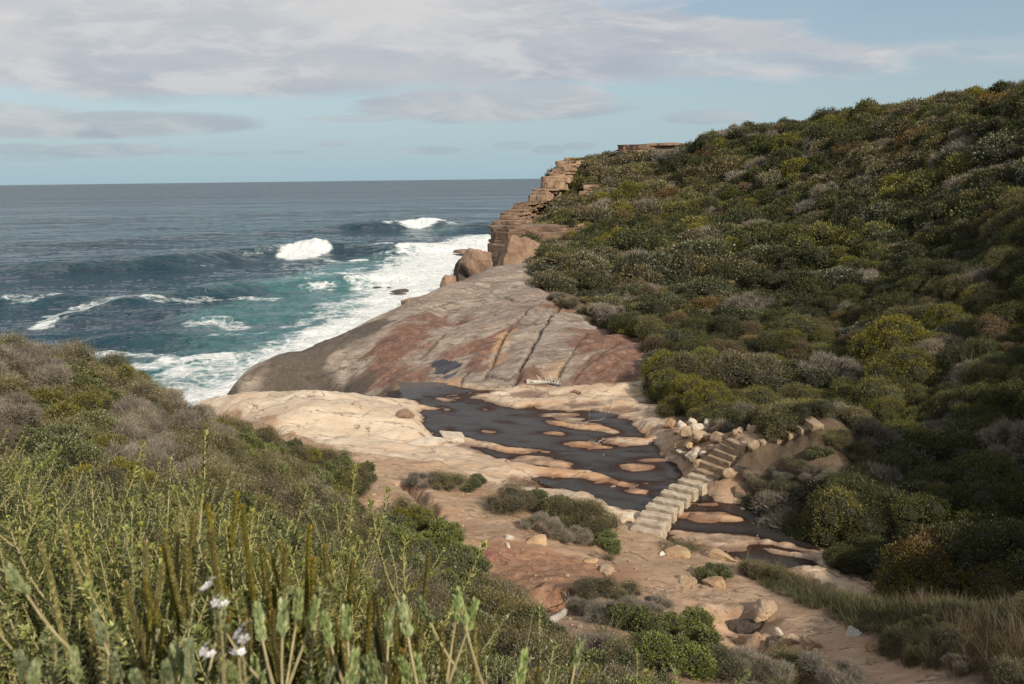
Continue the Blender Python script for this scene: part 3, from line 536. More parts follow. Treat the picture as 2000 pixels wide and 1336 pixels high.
# ------------------------------------------------------------------ plant building kit
def nrm(v): return v / np.maximum(np.linalg.norm(v, axis=-1, keepdims=True), 1e-9)
class Geo:
    def __init__(s): s.V = []; s.F3 = []; s.F4 = []; s.M3 = []; s.M4 = []; s.n = 0
    def add(s, V_, F_, mi=0):
        V_ = np.asarray(V_, float).reshape(-1, 3); F_ = np.asarray(F_) + s.n; s.V.append(V_); s.n += len(V_)
        if F_.shape[1] == 3: s.F3.append(F_); s.M3.append(np.full(len(F_), mi))
        else: s.F4.append(F_); s.M4.append(np.full(len(F_), mi))
    def leaves(s, P, D, L, W, mi=0, fat=.45, bend=0.0, roll=None, rng=RNG):
        """one pointed blade per row of P along D"""
        P = np.asarray(P, float); D = nrm(np.asarray(D, float)); n_ = len(P)
        L = np.broadcast_to(np.asarray(L, float), (n_,))[:, None]; W = np.broadcast_to(np.asarray(W, float), (n_,))[:, None]
        r = rng.normal(size=(n_, 3)) if roll is None else roll
        S = nrm(np.cross(D, r)); N = np.cross(S, D)
        a = P; b = P + D * L * fat + S * W / 2 + N * bend * L * .5; c = P + D * L; d = P + D * L * fat - S * W / 2 + N * bend * L * .5
        V_ = np.stack([a, b, c, d], 1).reshape(-1, 3); s.add(V_, np.arange(n_ * 4).reshape(-1, 4), mi)
    def blades(s, P, D, L, W, droop=.6, seg=3, mi=0, rng=RNG):
        """curved grass blades"""
        n_ = len(P); D = nrm(D); L = np.broadcast_to(L, (n_,))[:, None]; S = nrm(np.cross(D, rng.normal(size=(n_, 3)))); W = np.broadcast_to(W, (n_,))[:, None]
        pts = [P]; d = D; g = nrm(D * [1, 1, 0] + rng.normal(size=(n_, 3)) * [.3, .3, 0]) * [1, 1, 0] + [0, 0, -.8]; dr = np.broadcast_to(droop, (n_,))[:, None]
        for k in range(seg): pts.append(pts[-1] + d * L / seg); d = nrm(d + g * dr / seg)
        rows = []
        for k, p in enumerate(pts):
            w_ = W * (1 - (k / seg) ** 1.5) * .5 + 1e-4; rows += [p - S * w_, p + S * w_]
        V_ = np.stack(rows, 1); m = V_.shape[1]; base = (np.arange(n_) * m)[:, None]
        F = np.concatenate([base + np.array([2 * k, 2 * k + 1, 2 * k + 3, 2 * k + 2]) for k in range(seg)], 0); s.add(V_.reshape(-1, 3), F, mi)
    def tube(s, pts, r0, r1, k=4, mi=0):
        pts = np.asarray(pts, float); n_ = len(pts); T = nrm(np.gradient(pts, axis=0)); a = np.cross(T, [.31, .2, .93]); a = nrm(a); b = np.cross(T, a)
        th = np.arange(k) / k * 2 * np.pi; r = np.linspace(r0, r1, n_)[:, None, None]
        V_ = pts[:, None] + r * (a[:, None] * np.cos(th)[None, :, None] + b[:, None] * np.sin(th)[None, :, None])
        i = np.arange(n_ - 1)[:, None] * k; j = np.arange(k)[None]; j2 = (j + 1) % k
        F = np.stack([i + j, i + j2, i + k + j2, i + k + j], -1).reshape(-1, 4); s.add(V_.reshape(-1, 3), F, mi)
    def mesh(s, name, mats, smooth=False, parts=None):
        if parts:                                  # one mesh per part: {part name: (slots)}
            V_ = np.concatenate(s.V); out = {}
            F3 = np.concatenate(s.F3) if s.F3 else np.zeros((0, 3), int); M3 = np.concatenate(s.M3) if s.M3 else np.zeros(0, int); F4 = np.concatenate(s.F4); M4 = np.concatenate(s.M4)
            for pn, sl_ in parts.items():
                a, b = F3[np.isin(M3, sl_)], F4[np.isin(M4, sl_)]; u = np.unique(np.r_[a.ravel(), b.ravel()])
                if not len(u): continue
                mp = np.full(len(V_), -1); mp[u] = np.arange(len(u)); F = [mp[q] for q in (a, b) if len(q)]
                mi = np.concatenate([[sl_.index(k) for k in M3[np.isin(M3, sl_)]], [sl_.index(k) for k in M4[np.isin(M4, sl_)]]]).astype(int)
                out[pn] = mesh_np(pn, V_[u], F, [mats[k] for k in sl_], smooth, mi)
            return out
        V_ = np.concatenate(s.V); F = []; M = []
        if s.F3: F.append(np.concatenate(s.F3)); M.append(np.concatenate(s.M3))
        if s.F4: F.append(np.concatenate(s.F4)); M.append(np.concatenate(s.M4))
        return mesh_np(name, V_, F, mats, smooth, np.concatenate(M))
def curve(p, d, L, n_=8, up=.0, wob=.15, rng=RNG):
    pts = [np.asarray(p, float)]; d = nrm(np.asarray(d, float))
    for k in range(n_): pts.append(pts[-1] + d * L / n_); d = nrm(d + np.array([0, 0, up / n_]) + rng.normal(size=3) * wob / n_ ** .5)
    return np.array(pts)
def leaf_mat(name, c1, c2, c3=None, trans=.22, rough=.5, hue=.10, top=None):
    """leaf colour differs from leaf to leaf and from plant to plant"""
    m_, t, bs = material(name); g = t.n('ShaderNodeNewGeometry'); oi = t.n('ShaderNodeObjectInfo')
    rp = g.outputs['Random Per Island']; stops = [(.15, c1), (.8, c2)] + ([(.93, c3)] if c3 else [])
    col = t.ramp(rp, stops)
    hs = t.n('ShaderNodeHueSaturation', ins={'Color': col}); t.set(hs, 'Hue', t.m('MULTIPLY_ADD', oi.outputs['Random'], hue * .35, .5 - hue * .17))
    t.set(hs, 'Value', t.m('MULTIPLY_ADD', t.m('FRACT', t.m('MULTIPLY', oi.outputs['Random'], 7.3)), .65, .72)); t.set(hs, 'Saturation', t.m('MULTIPLY_ADD', t.m('FRACT', t.m('MULTIPLY', oi.outputs['Random'], 3.7)), .35, .80))
    t.set(bs, 'Base Color', hs); t.set(bs, 'Roughness', rough); t.set(bs, 'Specular IOR Level', .25)
    tl = t.n('ShaderNodeBsdfTranslucent', ins={0: hs}); ms = t.n('ShaderNodeMixShader', ins={0: trans, 1: bs.outputs[0], 2: tl.outputs[0]})
    out = [q for q in m_.node_tree.nodes if q.type == 'OUTPUT_MATERIAL'][0]; t.set(out, 0, ms); return m_
def plain_mat(name, c1, c2, scale=8, rough=.85, bump=.3, dist=.02):
    m_, t, bs = material(name); tc_ = t.n('ShaderNodeTexCoord').outputs['Object']; oi = t.n('ShaderNodeObjectInfo')
    v = t.n('ShaderNodeVectorMath', operation='ADD', ins={0: tc_, 1: t.n('ShaderNodeCombineXYZ', ins={0: t.m('MULTIPLY', oi.outputs['Random'], 31.0), 1: 0.0, 2: 0.0})})
    n_ = t.noise(v, scale, 7, .65); n2_ = t.noise(v, scale * 5, 4, .7)
    col = t.mix(t.smooth(n_, .32, .68), c1, c2); col = t.mix(t.m('MULTIPLY', t.smooth(n2_, .58, .7), .4), col, tuple(min(1, q * 1.35) for q in c2)); col = t.mix(t.m('MULTIPLY', t.smooth(n2_, .40, .3), .5), col, tuple(q * .5 for q in c1))
    t.set(bs, 'Base Color', col); t.set(bs, 'Roughness', rough); t.set(bs, 'Normal', t.n('ShaderNodeBump', ins={'Strength': bump, 'Distance': dist, 'Height': t.m('ADD', n_, t.m('MULTIPLY', n2_, .5))})); return m_
MT = dict(
    olive=leaf_mat('olive_leaf', (.070, .064, .022), (.175, .155, .055), (.23, .195, .09), hue=.05),
    dark=leaf_mat('dark_leaf', (.032, .040, .014), (.095, .100, .034), (.17, .17, .07), hue=.06),
    silver=leaf_mat('silver_leaf', (.045, .052, .025), (.115, .122, .062), (.30, .30, .22), .15, .4, hue=.05),
    dry=leaf_mat('dry_twig', (.13, .110, .080), (.27, .235, .185), (.40, .36, .30), .05, .8, hue=.03),
    lime=leaf_mat('lime_leaf', (.085, .085, .020), (.20, .185, .050), (.26, .23, .08), hue=.05),
    rust=leaf_mat('rusty_leaf', (.095, .066, .028), (.19, .135, .06), (.28, .21, .11), hue=.04),
    green=leaf_mat('fresh_leaf', (.062, .080, .024), (.18, .20, .062), (.34, .34, .17), hue=.05),
    needle=leaf_mat('needle_leaf', (.080, .105, .030), (.265, .28, .085), (.46, .44, .17), .35, .42, hue=.05),
    tip=leaf_mat('shoot_tip', (.24, .27, .08), (.38, .40, .15), None, .3),
    column=leaf_mat('scale_leaf', (.17, .155, .035), (.34, .30, .075), (.42, .36, .12), .35, .5, hue=.04),
    orange=leaf_mat('orange_tip', (.20, .10, .03), (.32, .19, .06), None, .2),
    sage=leaf_mat('sage_leaf', (.17, .22, .09), (.31, .36, .17), (.40, .43, .24), .25, .6, .04),
    grass=leaf_mat('grass_blade', (.055, .045, .022), (.135, .10, .055), (.30, .24, .15), .15, .6),
    ggrass=leaf_mat('green_blade', (.038, .042, .016), (.105, .105, .042), (.26, .23, .13), .15, .5),
    white=leaf_mat('white_petal', (.72, .70, .74), (.86, .85, .87), None, .3, .6, .01),
    bud=leaf_mat('pale_bud', (.34, .36, .18), (.55, .54, .36), None, .2, .6),
    core=plain_mat('inner_shade', (.016, .017, .008), (.030, .028, .014), 5, .95),  # dark filler inside crowns: shade put into the colour
    bark=plain_mat('grey_bark', (.15, .125, .10), (.34, .30, .25), 30, .9),
    cstem=plain_mat('olive_stem', (.07, .06, .02), (.14, .11, .045), 30, .9),
    stem=plain_mat('yellow_stem', (.26, .22, .11), (.40, .34, .19), 40, .8),
)
def lobes(n_, R_, h, rng):
    a = rng.uniform(0, 2 * np.pi, n_); q = np.sqrt(rng.uniform(0, 1, n_)) * R_ * .86; r = R_ * rng.uniform(.20, .46, n_) * (1.1 - .35 * q / R_)
    c = np.stack([np.cos(a) * q, np.sin(a) * q * rng.uniform(.7, 1), h * (.30 + .34 * (1 - (q / R_) ** 2)) + rng.uniform(-.14, .22, n_) * h], -1)
    return c, r
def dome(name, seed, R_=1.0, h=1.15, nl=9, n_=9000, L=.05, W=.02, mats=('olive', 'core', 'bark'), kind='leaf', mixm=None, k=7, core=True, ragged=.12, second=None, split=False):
    """a crown made of leaf-sized faces on several overlapping lobes, with twigs and solid lobe cores painted dark as inner shade"""
    rng = np.random.default_rng(seed); g = Geo(); C, r = lobes(nl, R_, h, rng); pw = r ** 2 / (r ** 2).sum()
    def pts(m):
        i = rng.choice(nl, m, p=pw); d = nrm(rng.normal(size=(m, 3)) + [0, 0, .45]); bump_ = 1 + .16 * np.sin(d[:, 0] * 7 + i) * np.sin(d[:, 1] * 6 + i * 2) + ragged * rng.normal(size=m) * .6
        sq = np.array([1, 1, .85]); p = C[i] + d * sq * (r[i] * bump_)[:, None]; return p, d, i
    P, D, I = pts(int(n_ * 1.7)); ok = P[:, 2] > .02
    for j in range(nl): ok &= ~((np.linalg.norm((P - C[j]) / [1, 1, .85], axis=1) < r[j] * .82) & (I != j))
    P, D = P[ok][:n_], D[ok][:n_]; rn = rng.random(len(P))
    if kind == 'leaf':
        P = P + D * (rng.random(len(P)) ** 4 * ragged * 1.1)[:, None]; dd = D + rng.normal(size=D.shape) * .55 + [0, 0, .35]; sel = rn < .8 if second else rn < 2
        g.leaves(P[sel], dd[sel], L * rng.uniform(.7, 1.4, sel.sum()), W * rng.uniform(.7, 1.3, sel.sum()), 0, rng=rng)
        if second: g.leaves(P[~sel], dd[~sel], L * rng.uniform(.8, 1.5, (~sel).sum()), W * 1.1, 3, rng=rng)
    elif kind == 'sprig':
        m = len(P) // k; P, D = P[:m], nrm(D[:m] + rng.normal(size=(m, 3)) * .35 + [0, 0, .5])
        for q in range(k):
            th = rng.uniform(0, 2 * np.pi, m); a = nrm(np.cross(D, [.3, .1, .9])); b = np.cross(D, a); o_ = a * np.cos(th)[:, None] + b * np.sin(th)[:, None]
            g.leaves(P - D * L * 1.6 * (q / k), D + o_ * (.35 + .75 * q / k), L * rng.uniform(.8, 1.2, m), W, 0, rng=rng)
        if second:
            s_ = rng.random(m) < .22; g.leaves(P[s_], D[s_], L * .7, W * 1.6, 3, rng=rng); g.leaves(P[s_], D[s_] + rng.normal(size=(s_.sum(), 3)) * .4, L * .7, W * 1.6, 3, rng=rng)
    elif kind == 'twig':
        dd = D * .6 + rng.normal(size=D.shape) * .6 + [0, 0, .25]; g.leaves(P - D * L * .6, dd, L * rng.uniform(.6, 1.5, len(P)), W, 0, rng=rng)
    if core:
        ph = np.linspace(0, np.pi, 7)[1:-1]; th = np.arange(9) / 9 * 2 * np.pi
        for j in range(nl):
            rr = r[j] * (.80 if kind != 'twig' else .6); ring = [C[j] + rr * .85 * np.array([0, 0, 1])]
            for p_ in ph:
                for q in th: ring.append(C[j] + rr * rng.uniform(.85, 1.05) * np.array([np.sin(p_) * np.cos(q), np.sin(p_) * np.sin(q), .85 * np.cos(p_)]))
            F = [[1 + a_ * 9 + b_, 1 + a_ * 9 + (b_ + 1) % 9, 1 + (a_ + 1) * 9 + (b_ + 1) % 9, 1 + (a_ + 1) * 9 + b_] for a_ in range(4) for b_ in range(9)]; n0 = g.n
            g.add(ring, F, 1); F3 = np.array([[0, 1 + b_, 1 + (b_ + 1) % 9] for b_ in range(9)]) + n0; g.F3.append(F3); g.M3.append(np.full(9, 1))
    for j in range(min(nl, 7)): g.tube(curve([rng.uniform(-.06, .06), rng.uniform(-.06, .06), -.1], C[j] - [0, 0, -.1], np.linalg.norm(C[j]) + r[j] * .5, 6, .1, .3, rng), .035 * R_, .008 * R_, 4, 2)
    for q in range(26 if kind != 'twig' else 80):
        p, d, _ = pts(1); g.tube(curve(p[0] - d[0] * .25 * R_, d[0] + [0, 0, .2], .44 * R_, 4, .2, .5, rng), .009 * R_, .003 * R_, 3, 2)
    return g.mesh(name, [MT[q] for q in mats], parts=({'foliage': [0, 3] if len(mats) > 3 else [0], 'branches_and_core': [1, 2]} if split else None))  # this part also holds the added dark cores
def twig_tangle(name, seed, R_=.5, h=.6, n_=46, mat='dry', fine=900, fl=.05):
    rng = np.random.default_rng(seed); g = Geo(); ends = []
    for i in range(n_):
        a = rng.uniform(0, 6.28); q = rng.uniform(0, .25) * R_; d = np.array([np.cos(a) * rng.uniform(.2, 1.3), np.sin(a) * rng.uniform(.2, 1.3), rng.uniform(.35, 1.1)])
        c = curve([np.cos(a) * q, np.sin(a) * q, -.03], d, (R_ + h) * .55 * rng.uniform(.6, 1.1), 7, -.1, .55, rng); g.tube(c, .006, .0025, 3, 0)
        for s in range(5):
            k = rng.integers(2, 8); d2 = nrm(c[k] - c[k - 1]) + rng.normal(size=3) * .6 + [0, 0, .1]; c2 = curve(c[k], d2, R_ * rng.uniform(.25, .6), 5, 0, .6, rng); g.tube(c2, .003, .0012, 3, 0); ends.append(c2)
    E = np.concatenate(ends); i = rng.integers(0, len(E), fine); g.leaves(E[i], rng.normal(size=(fine, 3)) + [0, 0, .3], fl * rng.uniform(.5, 1.5, fine), .003, 0, rng=rng)
    return g.mesh(name, [MT[mat]])
def shoot(g, c, Ll, Wl, per, mi, rng, ang=.9, tipmi=None, tipn=14, r=.003, stem_mi=1):
    """a stem with narrow leaves set round it"""
    g.tube(c, r, r * .6, 4, stem_mi); seg = np.linalg.norm(np.diff(c, axis=0), axis=1); Lt = seg.sum(); m = max(6, int(Lt * per)); u = np.linspace(.12, 1, m) * (len(c) - 1.001); i = u.astype(int); f = (u - i)[:, None]
    P = c[i] * (1 - f) + c[i + 1] * f; T = nrm(c[i + 1] - c[i]); a = nrm(np.cross(T, [.3, .2, .93])); b = np.cross(T, a); th = np.arange(m) * 2.4 + rng.normal(size=m) * .2
    O = a * np.cos(th)[:, None] + b * np.sin(th)[:, None]; taper = np.linspace(1.0, .75, m)
    g.leaves(P, T * (.55 + .3 * np.linspace(0, 1, m)[:, None]) + O * ang, Ll * taper * rng.uniform(.8, 1.15, m), Wl, mi, roll=T + O * .01, rng=rng)
    if tipmi is not None:
        e = c[-1]; T = nrm(c[-1] - c[-2]); D = T + rng.normal(size=(tipn, 3)) * .35; g.leaves(np.repeat(e[None], tipn, 0) - T * .006, D, Ll * .5, Wl * 1.2, tipmi, rng=rng)
def needle_bush(name, seed, n_=11, h=.85, spread=.45, Ll=.033, Wl=.0085, per=280):
    rng = np.random.default_rng(seed); g = Geo()
    for i in range(n_):
        a = rng.uniform(0, 6.28); q = rng.uniform(.0, 1) ** .7; d = np.array([np.cos(a) * q * 1.15, np.sin(a) * q * 1.15, .9]); c = curve([np.cos(a) * q * .15, np.sin(a) * q * .15, -.05], d, h * rng.uniform(.55, .85), 8, .5, .25, rng)
        g.tube(c, .0055, .003, 5, 1); shoot(g, c[2:], Ll, Wl, per * .8, 0, rng, ang=1.25, stem_mi=1, r=.003)
        for s in range(rng.integers(4, 8)):
            k = rng.integers(4, 9); b = rng.uniform(0, 6.28); d2 = nrm(c[k] - c[k - 1]) * .8 + np.array([np.cos(b), np.sin(b), .1]) * .75; c2 = curve(c[k], d2, h * rng.uniform(.25, .45), 7, 1.1, .2, rng); shoot(g, c2, Ll, Wl, per, 0, rng, ang=1.15, tipmi=2)
    return g.mesh(name, [MT['needle'], MT['stem'], MT['tip']], parts={'foliage': [0, 2], 'stem': [1]})
def column_bush(name, seed, n_=9, h=.95, fan=.5):
    rng = np.random.default_rng(seed); g = Geo(); hubs = []
    for j in range(3): a = rng.uniform(0, 6.28); c = curve([0, 0, -.05], [np.cos(a) * .35, np.sin(a) * .35, 1], h * rng.uniform(.35, .6), 6, .2, .2, rng); g.tube(c, .009, .006, 5, 2); hubs.append(c[-1])
    for i in range(n_ + 3):
        hb = hubs[i % 3]; a = rng.uniform(0, 6.28); q = rng.uniform(.15, 1); c = curve(hb, [np.cos(a) * q * fan * 2.0, np.sin(a) * q * fan * 2.0, .7], (h - hb[2]) * rng.uniform(.5, 1.15), 10, 1.5, .22, rng); Lt = np.linalg.norm(np.diff(c, axis=0), axis=1).sum(); g.tube(c, .006, .005, 5, 2)
        m = int(Lt / .0058); u = np.linspace(.1, 1, m) * 9.99; k = u.astype(int); f = (u - k)[:, None]; P = c[k] * (1 - f) + c[k + 1] * f; T = nrm(c[k + 1] - c[k]); A = nrm(np.cross(T, [.3, .2, .93])); B = np.cross(T, A)
        for r4 in range(6):
            th = r4 * 1.0472 + (np.arange(m) % 2) * .52; O = A * np.cos(th)[:, None] + B * np.sin(th)[:, None]; g.leaves(P + O * .004, T * .9 + O * .8, .013, .0095, 0, roll=T, rng=rng)
        g.leaves(np.repeat(c[-1][None], 18, 0), T[-1] + rng.normal(size=(18, 3)) * .22, .013, .005, 1, rng=rng)
    return g.mesh(name, [MT['column'], MT['orange'], MT['cstem']], parts={'foliage': [0, 1], 'stem': [2]})
def sage_bush(name, seed, n_=11, h=.8):
    rng = np.random.default_rng(seed); g = Geo()
    for i in range(n_):
        a = rng.uniform(0, 6.28); q = rng.uniform(.1, 1); c = curve([np.cos(a) * .04, np.sin(a) * .04, -.05], [np.cos(a) * q * .3, np.sin(a) * q * .3, .9], h * rng.uniform(.65, 1.05), 7, .8, .15, rng); g.tube(c, .004, .0025, 5, 1)
        heads = [(c[-1], nrm(c[-1] - c[-2]))]
        for s in range(3): k = rng.integers(4, 8); b = rng.uniform(0, 6.28); c2 = curve(c[k], [np.cos(b) * .6, np.sin(b) * .6, .8], h * rng.uniform(.08, .2), 4, .8, .1, rng); g.tube(c2, .003, .002, 4, 1); heads.append((c2[-1], nrm(c2[-1] - c2[-2])))
        for e, T in heads:
            m = 90; v = rng.uniform(0, 1, m); th = rng.uniform(0, 6.28, m); A = nrm(np.cross(T, [.3, .2, .93])); B = np.cross(T, A); O = A * np.cos(th)[:, None] + B * np.sin(th)[:, None]
            g.leaves(e - T * (v * .045)[:, None] + O * .003, T + O * (.25 + .40 * v)[:, None], rng.uniform(.010, .016, m), .0075, 0, fat=.62, bend=.12, rng=rng)
    return g.mesh(name, [MT['sage'], MT['stem']], parts={'foliage': [0], 'stem': [1]})
def rosemary_bush(name, seed, n_=22, h=.75):
    rng = np.random.default_rng(seed); g = Geo(); tips = []
    for i in range(n_):
        a = rng.uniform(0, 6.28); q = rng.uniform(0, 1) ** .6; c = curve([np.cos(a) * .05 * q, np.sin(a) * .05 * q, -.05], [np.cos(a) * q * .7, np.sin(a) * q * .7, .9], h * rng.uniform(.6, 1.05), 8, .5, .2, rng); g.tube(c[:5], .004, .003, 4, 1); shoot(g, c[2:], .017, .0055, 420, 0, rng, .9, 2, 16); tips.append(c[-1])
        for s in range(3): k = rng.integers(3, 8); b = rng.uniform(0, 6.28); c2 = curve(c[k], [np.cos(b) * .7, np.sin(b) * .7, .6], h * rng.uniform(.15, .35), 5, .9, .2, rng); shoot(g, c2, .017, .0055, 420, 0, rng, .9, 2, 16)
    return g.mesh(name, [MT['green'], MT['stem'], MT['bud']], parts={'foliage': [0, 2], 'stem': [1]})
def flower_mesh(name, seed, n_=5, r=.013):
    rng = np.random.default_rng(seed); g = Geo()
    for f in range(n_):
        o_ = rng.normal(size=3) * [.014, .014, .008]; ax = nrm(np.array([rng.normal() * .4, rng.normal() * .4 - .5, .8])); A = nrm(np.cross(ax, [.3, .9, .1])); B = np.cross(ax, A)
        for k in range(5): th = k * 1.2566 + rng.normal() * .1; O = A * np.cos(th) + B * np.sin(th); g.leaves((o_ + O * .001)[None], (O + ax * .25)[None], r, r * .75, 0, fat=.7, roll=ax[None], rng=rng)
        g.leaves(np.repeat(o_[None], 4, 0), ax + rng.normal(size=(4, 3)) * .3, .005, .003, 1, rng=rng)
    return g.mesh(name, [MT['white'], MT['bud']])
def tuft(name, seed, n_=130, L=.5, W=.006, mat='grass', droop=.9, lean=.45, r=.09):
    rng = np.random.default_rng(seed); g = Geo(); a = rng.uniform(0, 6.28, n_); q = np.sqrt(rng.random(n_)); P = np.stack([np.cos(a) * q * r, np.sin(a) * q * r, np.full(n_, -.03)], -1)
    D = np.stack([np.cos(a) * q * lean, np.sin(a) * q * lean, np.full(n_, 1.)], -1) + rng.normal(size=(n_, 3)) * .12; g.blades(P, D, L * rng.uniform(.5, 1.15, n_), W, rng.uniform(.2, 1.3, n_) * droop, 4, 0, rng); return g.mesh(name, [MT[mat]])
# ------------------------------------------------------------------ scrub on the right hillside
def proj(x, y, z):
    v = (np.stack([x, y, z - CAM_Z], -1)) @ CAM3; return 1000 - FPX * v[..., 0] / v[..., 2] * 1.0 if False else 1000 + FPX * v[..., 0] / -v[..., 2], 668 - FPX * v[..., 1] / -v[..., 2], -v[..., 2]
FAR = {}; MID = {}
KIN = ['olive', 'dark', 'silver', 'dry', 'lime', 'rust']
for i, kd in enumerate(KIN):
    tw = kd == 'dry'; sec = None
    mats = [kd, 'core', 'bark'] + (['dry'] if kd == 'olive' else [])
    FAR[kd] = [dome('shrub_far', 100 + i * 7 + v, 1.0, 1.1, 17 + 4 * v, 4200, .080 if not tw else .20, .042 if not tw else .014, mats, 'twig' if tw else 'leaf', second=(kd == 'olive')) for v in range(2)]
    MID[kd] = [dome('shrub_mid', 200 + i * 7 + v, 1.0, 1.15, 20 + 5 * v, 15000, .046 if kd != 'silver' else .06, .019 if kd != 'silver' else .024, mats, 'twig' if tw else ('sprig' if kd in ('silver',) else 'leaf'), second=(kd == 'olive')) if not tw else
                dome('shrub_mid', 200 + i * 7 + v, 1.0, 1.0, 16 + 3 * v, 9000, .15, .007, mats, 'twig') for v in range(2)]
WORDS = {'olive': 'olive green rounded heath shrub', 'dark': 'dark green dense shrub', 'silver': 'grey green shrub with silvery leaf tips', 'dry': 'leafless grey twiggy shrub', 'lime': 'yellow green domed shrub', 'rust': 'rusty brown shrub'}
def hill_points():
    pts = []
    rng = np.random.default_rng(11)
    for (x0, x1, y0, y1, sp) in [(5, 26, 8, 52, .95), (26, 44, 14, 52, 1.35), (-2, 62, 52, 82, 1.45), (0, 95, 82, 128, 1.9), (16, 40, -14, 14, 2.2), (44, 80, 14, 52, 2.6)]:
        gx = np.arange(x0, x1, sp); gy = np.arange(y0, y1, sp * .87); a, b = np.meshgrid(gx, gy); a[1::2] += sp / 2; a = a + rng.uniform(-.34, .34, a.shape) * sp; b = b + rng.uniform(-.34, .34, a.shape) * sp
        pts.append(np.stack([a.ravel(), b.ravel(), np.full(a.size, sp)], -1))
    p = np.concatenate(pts); return p, rng
def build_scrub():
    p, rng = hill_points(); x, y, sp = p.T; dh = sdf(P_HILL, x, y)
    r = sp * rng.uniform(.62, 1.15, len(p)) * np.where(rng.random(len(p)) < .08, 1.45, 1)
    r = np.minimum(r, .45 + np.maximum(dh, 0) * .9 + .12)
    keep = dh > .06 + r * .12
    # leave bare: the stairs, the landing and the stone wall beside them, and ledges on the headland
    for a, b, q in NOSHRUB: keep &= np.hypot(x - a, y - b) > q + np.maximum(r - .6, 0) * .35
    x, y, r, sp = x[keep], y[keep], r[keep], sp[keep]; z = H(x, y); good = np.ones(len(x), bool)
    for O_, zt in CLIFFTOP:
        dc = sdf(O_, x, y); lim = 1.7 + .9 * vnoise(x * .5, y * .5, 371); over = (dc > -.5) & (zt > z - .6); good &= ~(over & (dc < lim)); z = np.where((dc >= lim) & (zt > z), zt - .15, z)
    x, y, r, sp, z = x[good], y[good], r[good], sp[good], z[good]
    hv = rng.uniform(.65, 1.3, len(x)) * np.where(r > sp * 1.1, .8, 1.0)
    sl_x = (H(x + .8, y) - H(x - .8, y)) / 1.6; sl_y = (H(x, y + .8) - H(x, y - .8)) / 1.6; z = z - rng.uniform(0, .28, len(x)) * r; yaw = rng.uniform(0, 6.28, len(x))
    px, py, dep = proj(x, y, z + r * .5)
    n1_, n2_, n3_ = fbm(x * .09, y * .07, 301, 3), fbm(x * .13 + 9, y * .10, 305, 3), rng.random(len(x))
    kd = np.where(n3_ < .40, 'olive', np.where(n3_ < .62, 'dark', np.where(n3_ < .74, 'lime', np.where(n3_ < .86, 'silver', np.where(n3_ < .95, 'dry', 'rust')))))
    kd = np.where((n1_ > .12) & (n3_ > .45) & (n3_ < .9), 'silver', kd); kd = np.where((n2_ > .15) & (n3_ < .45), 'lime', kd); kd = np.where((n1_ < -.12) & (n3_ < .6), 'dark', kd); kd = np.where((n2_ < -.2) & (n3_ > .82), 'dry', kd)
    kd = np.where((y > 60) & (kd == 'silver') & (n3_ < .9), 'olive', kd)
    vis = (px > -150) & (px < 2150) & (py > 0) & (py < 1400) & (dep > 0)
    # line-of-sight test against the ground
    los = np.ones(len(x), bool)
    for q in np.linspace(.15, .96, 30): los &= (CAM_Z * (1 - q) + (z + r) * q) > H(x * q, y * q) + .1
    size = np.where(vis & los & (px > 0) & (px < 2000), r / np.maximum(dep, 1), 0); order = np.argsort(-size); top = set(order[:255].tolist())
    made = {}
    def rot_(i): return tuple((Vector((-sl_x[i] * .75, -sl_y[i] * .75, 1)).to_track_quat('Z', 'Y').to_matrix() @ Matrix.Rotation(yaw[i], 3, 'Z')).to_euler())
    stuff = []
    for i in range(len(x)):
        near = dep[i] < 44 and vis[i]; v = int(rng.integers(0, 2)); me = (MID if near else FAR)[kd[i]][v]
        if i in top and size[i] > 0:
            if py[i] > 850: zone = 'low beside the shaded creek gully' if px[i] > 1450 else 'at the foot of the hill by the creek'
            elif px[i] < 1300: zone = 'along the edge of the rock slab' if py[i] > 500 else 'on the far headland'
            elif py[i] > 740: zone = 'just above the stone staircase' if px[i] < 1650 else 'on the lower slope at the right'
            elif py[i] > 560: zone = 'halfway up the right hillside' if px[i] > 1600 else 'above the creek rock pavement'
            else: zone = 'high on the right hillside'
            lab = ('small ' if r[i] < .75 else '') + WORDS[kd[i]] + ' ' + zone
            o = link('shrub', me, label=lab, category='shrub', group=lab.replace('small ', 'small ') + 's')
            o['group'] = WORDS[kd[i]] + 's ' + zone if r[i] >= .75 else 'small ' + WORDS[kd[i]] + 's ' + zone
            o.location = (x[i], y[i], z[i] - .12); o.rotation_euler = rot_(i); o.scale = (r[i], r[i], r[i] * hv[i]); made.setdefault(me.name, o)
        else: stuff.append((i, me))
    for a, b, kind, rr, lab in [(1765, 735, 'lime', 1.5, 'largest round bright yellow green bush on the right slope'), (1620, 725, 'dry', 1.35, 'big grey twiggy bush left of the bright round one'), (1330, 520, 'lime', 1.5, 'rounded light green bush above the slab edge'), (1450, 740, 'olive', 1.5, 'broad olive brown bush above the stone wall'), (1350, 730, 'olive', 1.3, 'brownish olive bush beside the pavement edge'), (1590, 520, 'dark', 1.6, 'tall dark bush halfway up the slope'), (1740, 900, 'silver', 1.1, 'bush with pale silvery leaves over the shaded gully'), (1650, 1075, 'dark', .55, 'glossy dark green bush at the mouth of the gully')]:
        c = at(a, b, .5); o = link('shrub', (MID if c[1] < 44 else FAR)[kind][0], label=lab, category='shrub'); o.location = (c[0], c[1], float(H(c[0], c[1])) - .1); o.scale = (rr, rr, rr * .95); made.setdefault(o.data.name, o)
